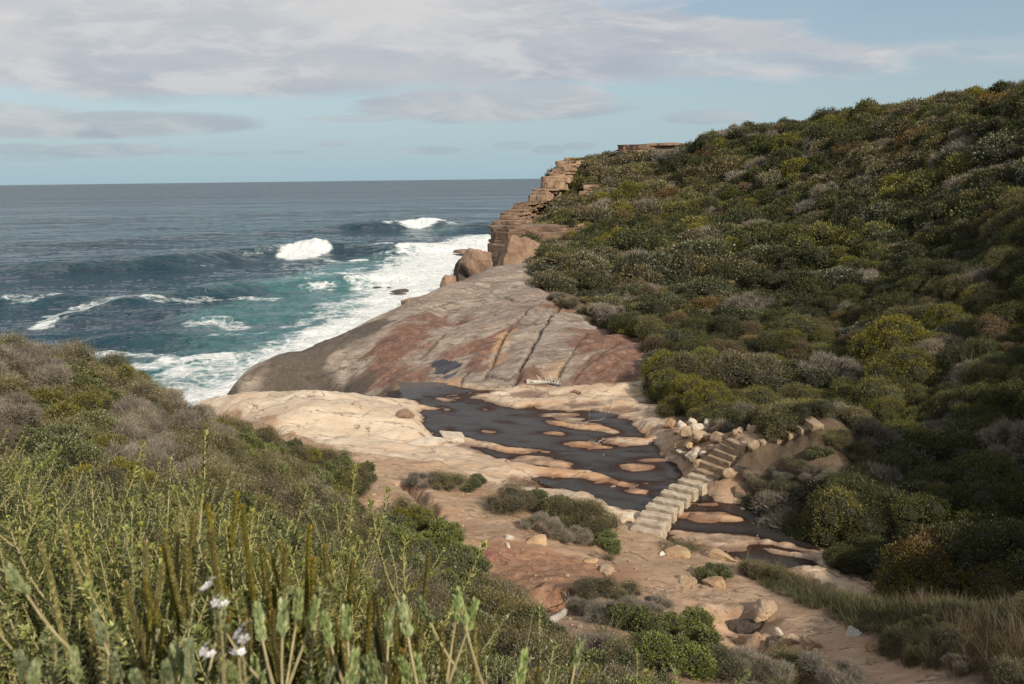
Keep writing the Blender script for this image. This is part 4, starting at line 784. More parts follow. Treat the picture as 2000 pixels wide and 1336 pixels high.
    for i, me in list(stuff):
        if me.name not in made and vis[i] and los[i] or (me.name not in made and all(not vis[j] for j, m2 in stuff if m2 is me)):
            lab = WORDS[kd[i]] + ' deep among the heath of the right hillside'; o = link('shrub', me, label=lab, category='shrub', group=WORDS[kd[i]] + 's deep among the heath'); o.location = (x[i], y[i], z[i] - .12); o.rotation_euler = rot_(i); o.scale = (r[i], r[i], r[i] * hv[i]); made[me.name] = o; stuff.remove((i, me))
    stuff = [(i, me if me.name in made else next(m3 for m3 in (MID if dep[i] < 44 else FAR)[kd[i]] if m3.name in made) if any(m3.name in made for m3 in (MID if dep[i] < 44 else FAR)[kd[i]]) else MID['olive'][0]) for i, me in stuff]
    protos = []; names = {}
    for i, me in stuff:
        if me.name not in names:
            names[me.name] = len(protos)
            protos.append(me)
    scatter('heath_scrub', [(x[i], y[i], z[i] - .12) for i, _ in stuff], [names[me.name] for _, me in stuff], [rot_(i) for i, _ in stuff], [(r[i], r[i], r[i] * hv[i]) for i, _ in stuff], protos, made, 'dense low heath of olive, grey and rusty bushes covering the right hillside', 'heath')
def scatter(name, P, I, Ro, S, protos, made, label, cat):
    """stuff that nobody could count: one object that sows copies of the plant meshes over its points"""
    me = bpy.data.meshes.new(name); me.vertices.add(len(P)); me.vertices.foreach_set('co', np.array(P, np.float32).ravel())
    a = me.attributes.new('pick', 'INT', 'POINT'); a.data.foreach_set('value', np.array(I, np.int32))
    for nm, arr in (('turn', Ro), ('size', S)): a = me.attributes.new(nm, 'FLOAT_VECTOR', 'POINT'); a.data.foreach_set('vector', np.array(arr, np.float32).ravel())
    o = link(name, me, label=label, category=cat, kind='stuff')
    ng = bpy.data.node_groups.new(name, 'GeometryNodeTree'); ng.interface.new_socket('Geometry', in_out='INPUT', socket_type='NodeSocketGeometry'); ng.interface.new_socket('Geometry', in_out='OUTPUT', socket_type='NodeSocketGeometry')
    N = ng.nodes; gi = N.new('NodeGroupInput'); go = N.new('NodeGroupOutput'); ip = N.new('GeometryNodeInstanceOnPoints'); jn = N.new('GeometryNodeJoinGeometry')
    # join keeps the last link first, so the links go in backwards
    for pm in reversed(protos):
        src = made.get(pm.name)
        if src is None: raise RuntimeError('no placed plant uses ' + pm.name)
        oi = N.new('GeometryNodeObjectInfo'); oi.inputs[0].default_value = src; oi.transform_space = 'ORIGINAL'; oi.inputs['As Instance'].default_value = True; ng.links.new(oi.outputs['Geometry'], jn.inputs[0])
    def na(nm, ty): n_ = N.new('GeometryNodeInputNamedAttribute'); n_.data_type = ty; n_.inputs[0].default_value = nm; return n_.outputs[0]
    er = N.new('FunctionNodeEulerToRotation'); ng.links.new(na('turn', 'FLOAT_VECTOR'), er.inputs[0])
    ng.links.new(gi.outputs[0], ip.inputs['Points']); ng.links.new(jn.outputs[0], ip.inputs['Instance']); ip.inputs['Pick Instance'].default_value = True
    ng.links.new(na('pick', 'INT'), ip.inputs['Instance Index']); ng.links.new(er.outputs[0], ip.inputs['Rotation']); ng.links.new(na('size', 'FLOAT_VECTOR'), ip.inputs['Scale']); ng.links.new(ip.outputs[0], go.inputs[0])
    md = o.modifiers.new('sow', 'NODES'); md.node_group = ng; return o
NOSHRUB = [(18, 113, 4.5), (22.5, 113, 4.5), (18, 119, 4.0), (22.5, 119, 4.0), (26, 118, 2.0), (8.6, 23.1, .5), (8.7, 22.4, .75), (8.0, 22.7, .6)]
def bare(px, py, r): c = at(px, py); NOSHRUB.append((c[0], c[1], r))
for a in [(1395, 915, .6), (1420, 890, .8), (1450, 868, .8), (1490, 858, .75), (1530, 858, .6), (1560, 850, .5), (1585, 836, .4), (1340, 880, .8), (1345, 840, .9), (1400, 850, .9), (1370, 860, .9), (1380, 940, .4),(1260,292,3),(1290,296,3), (1160, 385, 1.8), (1175,392,1.6)]: bare(*a)
# ------------------------------------------------------------------ rocks, cliff, stone steps, driftwood
def rock_mat(name, c1, c2, scale=3, lichen=None, band=0):
    m_, t, bs = material(name); tc_ = t.n('ShaderNodeTexCoord').outputs['Object']; oi = t.n('ShaderNodeObjectInfo')
    v = t.n('ShaderNodeVectorMath', operation='ADD', ins={0: tc_, 1: t.n('ShaderNodeCombineXYZ', ins={0: t.m('MULTIPLY', oi.outputs['Random'], 31.0), 1: 0.0, 2: 0.0})})
    n_ = t.noise(v, scale, 8, .65); n2_ = t.noise(v, scale * 7, 6, .7); h = t.m('ADD', n_, t.m('MULTIPLY', n2_, .4))
    col = t.mix(t.smooth(n_, .32, .68), c1, c2); col = t.mix(t.m('MULTIPLY', t.smooth(n2_, .55, .72), .5), col, tuple(min(1, q * 1.3) for q in c2)); col = t.mix(t.m('MULTIPLY', t.smooth(n2_, .42, .3), .6), col, tuple(q * .45 for q in c1))
    if band:
        b = t.noise(t.scale(v, (.15, .15, 1.6)), band, 7, .7, .4); col = t.mix(t.m('MULTIPLY', t.smooth(b, .56, .68), .7), col, (.33, .19, .10)); col = t.mix(t.m('MULTIPLY', t.smooth(b, .46, .36), .75), col, (.07, .05, .04)); h = t.m('ADD', h, t.m('MULTIPLY', b, 1.2))
    if lichen: col = t.mix(t.m('MULTIPLY', t.smooth(t.noise(v, scale * 2.3, 7, .7), .56, .66), .8), col, lichen)
    t.set(bs, 'Base Color', col); t.set(bs, 'Roughness', .9); t.set(bs, 'Normal', t.n('ShaderNodeBump', ins={'Strength': .8, 'Distance': .06, 'Height': h})); return m_
RM = dict(tan=rock_mat('tan_sandstone', (.27, .185, .115), (.43, .32, .215)), pale=rock_mat('pale_sandstone', (.42, .35, .27), (.60, .52, .42)), ochre=rock_mat('ochre_sandstone', (.33, .205, .11), (.48, .335, .20)),
          brown=rock_mat('brown_sandstone', (.17, .105, .068), (.31, .205, .14), 1.2, (.10, .085, .07)), dark=rock_mat('dark_wet_rock', (.045, .033, .027), (.10, .075, .06), 4), red=rock_mat('red_sandstone', (.17, .07, .055), (.31, .15, .11), 3),
          cliff=rock_mat('layered_sandstone', (.12, .078, .05), (.28, .19, .128), .9, (.08, .065, .05), 1.8), block=rock_mat('cut_sandstone', (.34, .27, .19), (.54, .455, .35), 5), step=rock_mat('worn_step_stone', (.24, .17, .105), (.38, .285, .19), 5), cliffdark=rock_mat('shade_toned_sandstone', (.10, .062, .042), (.25, .165, .11), .9, (.07, .055, .045), 1.3), wood=rock_mat('bleached_wood', (.32, .29, .25), (.55, .51, .46), 9), white=rock_mat('white_stone', (.48, .44, .38), (.66, .62, .56), 5),  # cliffdark has shade as well as wet put into its colour
          upper=rock_mat('sun_toned_cliff', (.20, .13, .08), (.40, .285, .19), 1.0, (.12, .09, .07), 2.2))  # upper has sunlight put into its colour
def n3(p, f, s): return (fbm(p[:, 0] * f + 7, p[:, 1] * f + p[:, 2] * f * .7, s, 4) + fbm(p[:, 2] * f - 3, p[:, 0] * f * .8 - p[:, 1] * f, s + 50, 4)) * .5
import bmesh
_ICO = {}
def ico(sub):
    if sub not in _ICO:
        bm = bmesh.new(); bmesh.ops.create_icosphere(bm, subdivisions=sub, radius=1); _ICO[sub] = (np.array([v.co[:] for v in bm.verts]), np.array([[v.index for v in f.verts] for f in bm.faces])); bm.free()
    return _ICO[sub]
def rock_mesh(name, seed, dims, mat, planes=9, ang=.8, sub=4, rough=.06, flat=None):
    """a broken boulder: flat fracture faces with worn edges and a rough skin"""
    rng = np.random.default_rng(seed); D, F = ico(sub); N = nrm(rng.normal(size=(planes, 3)) * [1, 1, .8]); hgt = rng.uniform(.55, .95, planes)
    if flat is not None: N = np.vstack([N, [[0, 0, 1]]]); hgt = np.r_[hgt, flat]
    q = D @ N.T; r = np.where(q > .05, hgt / np.maximum(q, .05), 9); k = 26.0 if ang < .9 else 60.0; hk = .80 if ang < .9 else .62; r = r * hk; rr = (np.sum(np.maximum(r, .1) ** -k, 1) + 1) ** (-1 / k) / hk; P = D * (rr * ang + (1 - ang) * .85)[:, None]
    P = P * (1 + rough * n3(P, 2.2, seed % 97) * 1.6 + rough * .6 * n3(P, 7, seed % 89))[:, None]; return mesh_np(name, P * np.array(dims) / 2, [F], [RM[mat]], False)
def rock(name, px, py, wpx, hr, mat, label, seed, dr=.8, sink=.25, z=None, Y=None, group=None, yaw=None, planes=9, ang=.8, flat=None, cat='rock', tilt=0, extra=0, sub=4, rough=.09):
    """wpx: width in survey pixels; hr: height / width; dr: depth / width"""
    c = on_y(px, py, Y) if Y else (on_z(px, py, z) if z is not None else at(px, py, G=GZ)); dep = proj(*c)[2]; w_ = wpx / FPX * dep
    w_ *= (1.08 if name == 'rock' else 1.25); dims = (w_, w_ * dr, w_ * hr + extra); me = rock_mesh(name, seed, dims, mat, planes, ang, sub, rough, flat)
    o = link(name, me, label=label, category=cat, group=group); zz = c[2] + (0 if Y else w_ * hr * (.5 - sink)) - extra / 2; o.location = (c[0], c[1] + (0 if Y else w_ * dr * .2), zz); o.rotation_euler = (0, tilt, seed * 1.7 % 6.28 if yaw is None else yaw); return o
def block_mesh(name, L, W, Hh, seed, mat, rough=.012, n_=9):
    """sawn stone block, sides picked rough, edges chipped"""
    bm = bmesh.new(); bmesh.ops.create_cube(bm, size=1)
    for v in bm.verts: v.co = Vector((v.co.x * L, v.co.y * W, v.co.z * Hh))
    bmesh.ops.bevel(bm, geom=list(bm.edges), offset=.018, segments=2, affect='EDGES', profile=.6)
    bmesh.ops.subdivide_edges(bm, edges=[e for e in bm.edges if e.calc_length() > .12], cuts=n_, use_grid_fill=True); P = np.array([v.co[:] for v in bm.verts]); side = (np.abs(P[:, 2]) < Hh * .46)
    d = n3(P, 14, seed) * rough * np.where(side, 2.2, .7) + n3(P, 3, seed + 3) * rough * 1.6
    for v, k in zip(bm.verts, d): v.co += Vector((k * np.sign(v.co.x) * (abs(v.co.x) > L * .45), k * np.sign(v.co.y) * (abs(v.co.y) > W * .4), k * np.sign(v.co.z)))
    me = bpy.data.meshes.new(name); bm.to_mesh(me); bm.free(); me.materials.append(RM[mat]); me.polygons.foreach_set('use_smooth', [True] * len(me.polygons)); me.update(); return me
def block_between(name, a, b, z, W, Hh, seed, mat, label, group, cat='step'):
    A, B = (on_z(*a, z), on_z(*b, z)) if len(a) == 2 else (a, b); v = B - A; L = np.hypot(v[0], v[1]); me = block_mesh(name, L, W, Hh, seed, mat); o = link(name, me, label=label, category=cat, group=group)
    o.location = (*((A + B)[:2] / 2), z - Hh / 2); o.rotation_euler = (RNG.normal() * .012, RNG.normal() * .012, math.atan2(v[1], v[0])); return o
CLIFFTOP = []
def strata(name, outline, z0, z1, nl, mat, seed, taper=.25, jut=.5, props=None, closed=True):
    CLIFFTOP.append((np.array(outline, float), z1))
    """stack of irregular sandstone beds following an outline"""
    rng = np.random.default_rng(seed); O = np.array(outline, float); seg = np.linalg.norm(np.roll(O, -1, 0) - O, axis=1); tot = seg.sum(); m = int(tot / .32); u = np.linspace(0, tot, m, endpoint=False); cum = np.r_[0, np.cumsum(seg)]
    pts = []
    for q in u: i = min(np.searchsorted(cum, q, 'right') - 1, len(O) - 1); f = (q - cum[i]) / seg[i]; pts.append(O[i] * (1 - f) + O[(i + 1) % len(O)] * f)
    B = np.array(pts); T = nrm(np.roll(B, -1, 0) - np.roll(B, 1, 0)); N = np.stack([T[:, 1], -T[:, 0]], -1); V_ = []; F = []; zs = z0 + (z1 - z0) * np.r_[0, np.sort(rng.uniform(.05, .97, nl - 1)), 1]
    rings = []
    for l in range(nl):
        off = rng.uniform(-jut, jut) - taper * l; nn = fbm(B[:, 0] * .35 + l * 9, B[:, 1] * .35, seed + l, 4) * jut * 1.3; blk = np.floor(vnoise(u * .45 + l * 3.3, u * 0, seed + 5 + l) * 4) / 4 * jut * 1.5
        for zf, o_ in ((0, -.07), (.06, 0), (.5, .03), (.95, .0), (1, -.05)):
            z = zs[l] + (zs[l + 1] - zs[l]) * zf; rr = off + nn + blk + o_ + .10 * fbm(u * .9 + l, u * 0 + zf * 3, seed + 20, 4); zz = z + .18 * fbm(B[:, 0] * .2, B[:, 1] * .2, seed + 30 + l * (zf in (0, 1)), 3); rings.append(np.column_stack([B + N * rr[:, None], zz]))
    c = B.mean(0)
    for k in (.9, .75, .5, .25): q = rings[5 * nl - 1]; r2 = q.copy(); r2[:, :2] = c + (q[:, :2] - c) * k; r2[:, 2] = q[:, 2].mean() * (1 - k) + q[:, 2] * k + .12 * fbm(r2[:, 0] * .5, r2[:, 1] * .5, seed + 40, 4) + .1; rings.append(r2)
    V_ = np.concatenate(rings + [np.array([[c[0], c[1], rings[-1][:, 2].mean()]])]); nr = len(rings)
    i = (np.arange(nr - 1) * m)[:, None]; j = np.arange(m)[None]; j2 = (j + 1) % m; F4 = np.stack([i + j, i + j2, i + m + j2, i + m + j], -1).reshape(-1, 4); F3 = np.stack([(nr - 1) * m + np.arange(m), (nr - 1) * m + (np.arange(m) + 1) % m, np.full(m, nr * m)], -1)
    me = mesh_np(name, V_, [F3, F4], [RM[mat]], False); return link(name, me, **(props or {}))
CE = np.array([(-1.9, 77.0), (-1.1, 83), (1.1, 89), (2.9, 95), (4.4, 101), (6.0, 107), (7.6, 113), (8.4, 124)]); CZ = ([75.5, 77.5, 82, 86, 88.5, 93, 97, 101, 105, 109, 113, 124], [4.4, 5.0, 5.6, 6.5, 7.2, 7.8, 8.5, 9.6, 10.8, 11.8, 12.0, 12.2])
def headland():
    """one continuous sandstone face: many beds of uneven thickness, each broken off on its own line, stepping back uphill"""
    rng = np.random.default_rng(5); zs = [-6., -4.2, -2.6, -1.2, .3, 1.5, 2.1, 3.4, 3.7, 4.5, 4.75, 5.0]
    while zs[-1] < 12.1: zs.append(zs[-1] + float(rng.choice([.12, .18, .25, .4, .75], p=[.25, .25, .2, .18, .12])))
    m = 340; rings = []; mats = []
    for l in range(len(zs) - 1):
        z0, z1 = zs[l], zs[l + 1]; yf = float(np.interp(z1, CZ[1], CZ[0])) if z1 > 4.4 else 75.6; xf = float(np.interp(yf, CE[:, 1], CE[:, 0])); E = [(xf, yf)] + [tuple(e) for e in CE if e[1] > yf + .8]
        O = np.array(([(18, 124), (18, yf + 6), (xf + 10, yf + 2.2), (xf + 6.5, yf - .6), (xf + 3.6, yf - .4), (xf + 1.6, yf - 1.3)] if z1 < 5.1 else [(13, 124), (xf + 3.6, yf + 9), (xf + 3.0, yf + 3.2), (xf + 2.4, yf + .9), (xf + 1.5, yf - .5)]) + E); O = O[::1]; seg = np.linalg.norm(np.roll(O, -1, 0) - O, axis=1); cum = np.r_[0, np.cumsum(seg)]; u = np.linspace(0, cum[-1], m, endpoint=False); i = np.minimum(np.searchsorted(cum, u, 'right') - 1, len(O) - 1); f = ((u - cum[i]) / seg[i])[:, None]
        B = O[i] * (1 - f) + np.roll(O, -1, 0)[i] * f; T = nrm(np.roll(B, -1, 0) - np.roll(B, 1, 0)); N = np.stack([-T[:, 1], T[:, 0]], -1); c = B.mean(0); N = np.where((((B - c) * N).sum(1) > 0)[:, None], N, -N)
        grp = int(z1 * 1.1); key = B[:, 0] * .7 + B[:, 1] * .9; blk = np.floor(vnoise(key * .55 + grp * 7.3, key * 0 + grp, 505) * 5) / 5 - .4; fine = np.floor(vnoise(key * 1.3 + l * 3.1, key * 0, 515) * 3) / 3 - .33
        off = rng.uniform(-.22, .22) + blk * 1.0 + fine * .28 + .25 * fbm(B[:, 0] * .5 + l, B[:, 1] * .5, 525, 4)
        dip = .25 * fbm(B[:, 0] * .12, B[:, 1] * .12, 535, 3) + .10 * fbm(B[:, 0] * .7 + l * 5, B[:, 1] * .7, 536, 3)
        for zf, o_ in ((0, -.05), (.1, 0), (.9, .02), (1, -.05)): rings.append(np.column_stack([B + N * (off + o_ + .05 * fbm(key * 2 + l, key * 0 + zf * 5, 545, 3))[:, None], z0 + (z1 - z0) * zf + dip]))
        mats += [0 if z1 < 5.1 else (1 if z1 < 7.3 else 2)] * 4  # low beds carry painted shade and wet, top beds painted sunlight
    c = rings[-1].mean(0); 
    for k in (.7, .35): q = c + (rings[len(mats) - 1] - c) * k; q[:, 2] += .1 * fbm(q[:, 0], q[:, 1], 555, 3); rings.append(q); mats.append(2)
    V_ = np.concatenate(rings + [c[None]]); nr = len(rings); i = (np.arange(nr - 1) * m)[:, None]; j = np.arange(m)[None]; j2 = (j + 1) % m
    F4 = np.stack([i + j, i + j2, i + m + j2, i + m + j], -1).reshape(-1, 4); F3 = np.stack([(nr - 1) * m + np.arange(m), (nr - 1) * m + (np.arange(m) + 1) % m, np.full(m, nr * m)], -1)
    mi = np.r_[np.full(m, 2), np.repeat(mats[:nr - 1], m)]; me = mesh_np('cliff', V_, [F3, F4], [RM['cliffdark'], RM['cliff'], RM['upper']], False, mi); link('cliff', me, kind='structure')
def cliff_shrubs(x, y, z):
    """height of the plants' footing on the headland and which of them stand on bare rock"""
    ex = np.interp(y, CE[:, 1], CE[:, 0]); on = (y > 75) & (y < 124) & (x > ex - 1.5) & (x < 18); zt = np.interp(y, CZ[0], CZ[1]); lim = .9 + 2.4 * vnoise(x * .6, y * .6, 371) + np.where(y < 80, 1.2, 0); bare = on & (x - ex < lim) & (zt > z - 1.0); front = (y < 79) & (y > 73.5) & (x > -3) & (x < 6.5)
    return np.where(on & (zt > z) & (x - ex >= lim) & (x - ex < 4), zt + .05, z), ~(bare | front)
def build_cliff():
    headland()
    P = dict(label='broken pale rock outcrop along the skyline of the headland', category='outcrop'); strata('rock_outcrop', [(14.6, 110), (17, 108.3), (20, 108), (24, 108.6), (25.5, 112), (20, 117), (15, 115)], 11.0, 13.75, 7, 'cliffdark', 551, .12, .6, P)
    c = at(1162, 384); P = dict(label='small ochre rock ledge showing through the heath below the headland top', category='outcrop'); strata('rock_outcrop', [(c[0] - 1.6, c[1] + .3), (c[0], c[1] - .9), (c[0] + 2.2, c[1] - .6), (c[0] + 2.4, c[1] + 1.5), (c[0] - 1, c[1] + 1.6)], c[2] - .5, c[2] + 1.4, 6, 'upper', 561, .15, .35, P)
def build_rocks():
    B = 'boulder'
    for args in [
        ('boulder', 938, 510, 50, 1.1, 'brown', 'upright angular boulder on the seaward edge of the rock slab', 611, 1.0, .3, None, 66, None, .5, 9, .97, None, B, .15, 1.4),
        ('boulder', 1006, 506, 74, .52, 'brown', 'large pointed brown boulder at the top of the rock slab', 646, .8, .3, None, 65, None, .9, 8, .97, None, B, -.1, 1.0),
        ('boulder', 1038, 508, 46, .45, 'tan', 'tan slab shaped boulder leaning beside the large pointed one', 623, .7, .3, None, 62.5, None, .4, 8, .93, None, B, -.35, .6),
        ('boulder', 905, 527, 40, .7, 'dark', 'dark boulder wedged at the foot of the upright one', 631, .9, .3, None, 66, None, None, 8, .85, None, B, 0, 2.5),
        ('boulder', 884, 541, 52, .45, 'brown', 'low brown rock between the surf and the slab top', 640, .9, .3, None, 66, None, None, 8, .85, None, B, 0, 3.5),
        ('sea_rock', 846, 549, 84, .20, 'brown', 'flat wet brown reef ledge washed by surf', 651, .7, .3, None, 73, None, .1, 10, .8, .3, 'sea rock', 0, 5),
        ('sea_rock', 912, 520, 46, .6, 'dark', 'dark wet rock at the cliff foot in the white water', 653, .7, .3, None, 74, None, None, 8, .8, None, 'sea rock', 0, 3),
    ]: rock(*args[:14], planes=args[14], ang=args[15], flat=args[16], cat=args[17], tilt=args[18], extra=args[19], sub=5)
    for i, (a, b, w_, lab) in enumerate([(736, 562, 14, 'small round dark rock awash left of the reef ledge'), (781, 569, 30, 'long dark rock awash in front of the reef ledge'), (906, 491, 40, 'brown rock showing in the white water beneath the cliff'), (760, 562, 8, 'tiny dark rock awash between two larger ones')]):
        rock('sea_rock', a, b, w_, .22, 'dark' if i != 2 else 'brown', lab, 660 + i, .6, .5, SEA_Z + .5, cat='sea rock', yaw=0)
    L = [(994, 1055, 20, .9, 'white', 'white angular stone on the reddish soil', .7), (992, 1069, 15, .8, 'white', 'smaller white stone in front of the white angular stone', .7), (1052, 1062, 50, .35, 'ochre', 'ochre flat rock right of the two white stones', .8), (918, 1072, 56, .38, 'ochre', 'rough yellow rock ledge beside the leafy bush', .7),
         (950, 1096, 66, .35, 'red', 'purplish red flat rock below the yellow ledge', .8), (1154, 1100, 25, .75, 'ochre', 'rounded yellow stone by the grassy bush', .7), (1183, 1119, 36, .45, 'tan', 'half buried tan stone next to the rounded yellow one', .8), (1228, 1010, 34, .26, 'pale', 'pale flat stone left of the stepping blocks', .8), (1228, 1021, 22, .4, 'ochre', 'small ochre stone under the pale flat stone', .8),
         (1325, 1086, 60, .28, 'ochre', 'flat ochre rock below the lowest stepping block', .7), (1293, 1084, 17, .6, 'white', 'little whitish stone at the edge of the flat ochre rock', .8), (1412, 1093, 56, .33, 'ochre', 'ochre rock near the puddle grass', .7), (1329, 1130, 24, .5, 'tan', 'tan stone of a pair in the eroded path', .7), (1346, 1142, 36, .38, 'tan', 'longer tan stone beneath the first of the pair', .7),
         (1402, 1148, 54, .5, 'ochre', 'crumbling ochre rock under the little round bush', .8), (1494, 1199, 80, .34, 'tan', 'broad cracked slab of rock in the eroded path', .6), (1467, 1236, 76, .42, 'dark', 'blackish brown rock beside the broad cracked slab', .7), (1401, 1212, 36, .22, 'ochre', 'thin yellow flagstone at the bush edge', .7), (1447, 1259, 32, .7, 'ochre', 'yellow upright stone beside the leafy bush', .7),
         (1589, 1268, 42, .8, 'tan', 'rounded tan boulder at the lower path', .9), (1546, 1260, 36, .7, 'tan', 'tan boulder left of the rounded one', .9), (1513, 1266, 30, .6, 'tan', 'lowest of the tan boulders in the row', .9), (1520, 1243, 24, .9, 'pale', 'small pale stone above the row of tan boulders', .8), (1671, 1241, 34, .75, 'white', 'whitish boulder half under the grass bank', .8), (1709, 1272, 40, .6, 'ochre', 'orange wedge shaped boulder by the dry grass', .6), (1704, 1298, 26, .5, 'tan', 'small tan stone below the orange boulder', .8),
         (944, 1304, 50, .3, 'tan', 'flat tan rock lying among the foreground scrub', .7), (885, 858, 62, .38, 'pale', 'pale crusted rock at the edge of the dark pool', .6), (793, 815, 40, .5, 'brown', 'dark grey weathered knob on the rock pavement', .8), (830, 869, 90, .16, 'pale', 'low pale shelf beside the crusted rock', .5), (1178, 892, 8, .8, 'white', 'tiny white pebble lying in the creek', .8), (1197, 955, 20, .4, 'tan', 'small tan cobble in the wet creek bed', .8), (1285, 717, 12, 1.2, 'white', 'small white stone below the hillside scrub', .7)]
    for i, (a, b, w_, hr, mt, lab, dr) in enumerate(L): rock('rock', a, b, w_, hr, mt, lab, 700 + i * 3, dr, .42, rough=.12, planes=11, ang=.88)
def build_steps():
    F = lambda X_, Y_: (1150 + X_ / 3.611, 780 + Y_ / 3.611)
    S = [((710, 520), (884, 565)), ((642, 557), (820, 604)), ((576, 598), (762, 642)), ((518, 642), (708, 684)), ((466, 691), (658, 734)), ((413, 737), (616, 778)), ((370, 790), (576, 826)), ((332, 843), (545, 880)), ((302, 896), (520, 938))]
    ordn = ['farthest', 'second farthest', 'third farthest', 'fourth farthest', 'middle', 'fourth nearest', 'third nearest', 'second nearest', 'nearest']
    for i, (a, b) in enumerate(S): block_between('stepping_stone', F(*a), F(*b), .30 + .012 * i + (.02 if i > 5 else 0), .30, .42, 800 + i, 'block', ordn[i] + ' raised sawn sandstone block of the creek crossing', 'stepping stones across the creek', 'stepping stone')
    block_between('stepping_stone', F(300, 955), F(495, 985), .30, .34, .3, 820, 'block', 'worn block half sunk in soil where the crossing meets the path', 'stepping stones across the creek', 'stepping stone'); block_between('stepping_stone', F(255, 1035), F(482, 1052), .36, .40, .25, 821, 'step', 'last block almost flush with the path soil', 'stepping stones across the creek', 'stepping stone')
    o6 = ['lowest', 'second', 'third', 'fourth', 'fifth', 'topmost']
    for i, (a, b) in enumerate(STAIR): block_between('stair_step', a, b, a[2], .25, .36, 830 + i, 'step', o6[i] + ' tread of the stone staircase climbing from the creek', 'treads of the stone staircase', 'stair step')
    for i, (a, b) in enumerate(FLIGHT): block_between('stair_step', a, b, a[2], .26 if i < 3 else .36, .22, 840 + i, 'step', ['first', 'second', 'third', 'top broad'][i] + ' step of the short upper flight above the landing', 'steps of the upper flight', 'stair step')
    W = [(575, 205, 72, 'ochre'), (648, 190, 50, 'pale'), (690, 182, 34, 'tan'), (652, 228, 66, 'pale'), (726, 192, 62, 'pale'), (772, 224, 74, 'pale'), (806, 262, 48, 'pale'), (840, 296, 56, 'tan'), (692, 272, 92, 'tan'), (785, 312, 110, 'tan'), (916, 300, 92, 'tan'), (640, 346, 58, 'ochre'), (712, 352, 66, 'ochre'), (655, 392, 56, 'pale'), (752, 396, 66, 'tan'), (816, 400, 52, 'pale'), (690, 418, 60, 'tan'), (858, 368, 56, 'tan'),
         (735, 450, 110, 'pale'), (775, 482, 60, 'tan'), (1000, 262, 40, 'tan'), (1035, 246, 44, 'tan'), (1070, 240, 46, 'tan'), (1100, 216, 48, 'pale'), (1140, 218, 44, 'tan'), (1172, 232, 50, 'tan'), (1120, 340, 56, 'tan'), (1170, 352, 76, 'tan'), (1225, 330, 66, 'tan'), (995, 556, 70, 'tan'), (1010, 545, 50, 'tan'), (1060, 405, 44, 'brown'), (845, 205, 70, 'pale'), (1300, 212, 24, 'tan'), (880, 235, 40, 'tan'), (620, 250, 40, 'brown'), (600, 380, 40, 'tan'), (1070, 690, 80, 'brown'), (1075, 820, 60, 'brown')]
    zone = lambda a, b: 'in the rough stone wall left of the staircase' if a < 960 and b < 500 else ('edging the sunlit landing above the staircase' if b < 360 else 'at the shaded foot of the right bank')
    cw_ = {'pale': 'cream', 'tan': 'tan', 'ochre': 'ochre', 'brown': 'brown'}; seen = {}
    for i, (a, b, w_, mt) in enumerate(W):
        sz = 'large' if w_ > 70 else ('medium' if w_ > 50 else 'small'); lab = f'{sz} {cw_[mt]} boulder {zone(a, b)}'
        rock('wall_stone', *F(a, b), w_ / 3.611 * 1.12, .72, mt, lab, 860 + i * 5, .85, .16, group=lab.replace('boulder', 'boulders'), rough=.10, planes=10, cat='stone', ang=.88)
def build_wood():
    def wood(name, pts, r0, r1, lab, seed, side=0, lift=.05, mat='wood', cat='driftwood'):
        rng = np.random.default_rng(seed); g = Geo(); P = np.array([at(a, b, G=GZ) + [0, 0, lift] for a, b in pts]); u = np.linspace(0, len(P) - 1, 26); Q = np.stack([np.interp(u, np.arange(len(P)), P[:, k]) for k in range(3)], -1); L_ = np.linalg.norm(P[-1] - P[0]); Q += np.stack([fbm(u * .9 + k * 7, u * 0, seed + k, 3) for k in range(3)], -1) * L_ * .035; g.tube(Q, r0, r1, 7)
        for s in range(side): k = rng.integers(3, 24); g.tube(curve(Q[k], rng.normal(size=3) + [0, 0, .5], L_ * rng.uniform(.12, .35), 6, 0, .5, rng), r1 * 1.1, r1 * .3, 4)
        me = g.mesh(name, [RM[mat]], True); c = Q.mean(0); me.transform(Matrix.Translation(-Vector(c))); o = link(name, me, label=lab, category=cat); o.location = c
    wood('driftwood_log', [(1028, 750), (1050, 750), (1075, 751), (1098, 756)], .13, .05, 'bleached white driftwood log stranded below the slab', 901, 14, .1)
    wood('dead_branch', [(1198, 783), (1192, 800), (1181, 818), (1165, 830), (1140, 834), (1118, 834)], .010, .004, 'long thin curved dead branch lying by the creek', 903, 5, .12)
    wood('driftwood_log', [(1120, 767), (1134, 771)], .09, .06, 'short dark driftwood stump on the pale rock', 905, 4, .08, 'brown')
    wood('dead_branch', [(1150, 868), (1165, 872), (1180, 862)], .015, .005, 'small tangle of dead twigs at the creek edge', 906, 16, .1)
    wood('fallen_log', [(1072, 1222), (1088, 1212), (1106, 1200)], .075, .06, 'short pale log beside the eroded hollow', 907, 1, .05)
    wood('dead_branch', [(1104, 1176), (1110, 1196), (1116, 1206)], .014, .006, 'thin dead stick leaning out of the eroded hollow', 908, 3, .25)
    wood('dead_branch', [(1390, 838), (1400, 842), (1408, 826)], .02, .006, 'bent bare branch above the stone wall', 910, 6, .2); wood('dead_branch', [(1476, 1050), (1487, 1035), (1488, 1025)], .018, .008, 'dark curved stick lying in the brown shallows', 911, 0, .03, 'brown')
    wood('dead_branch', [(1180, 1085), (1200, 1100), (1215, 1112)], .012, .006, 'thin stick across the soil under the grassy bush', 912, 2, .03)
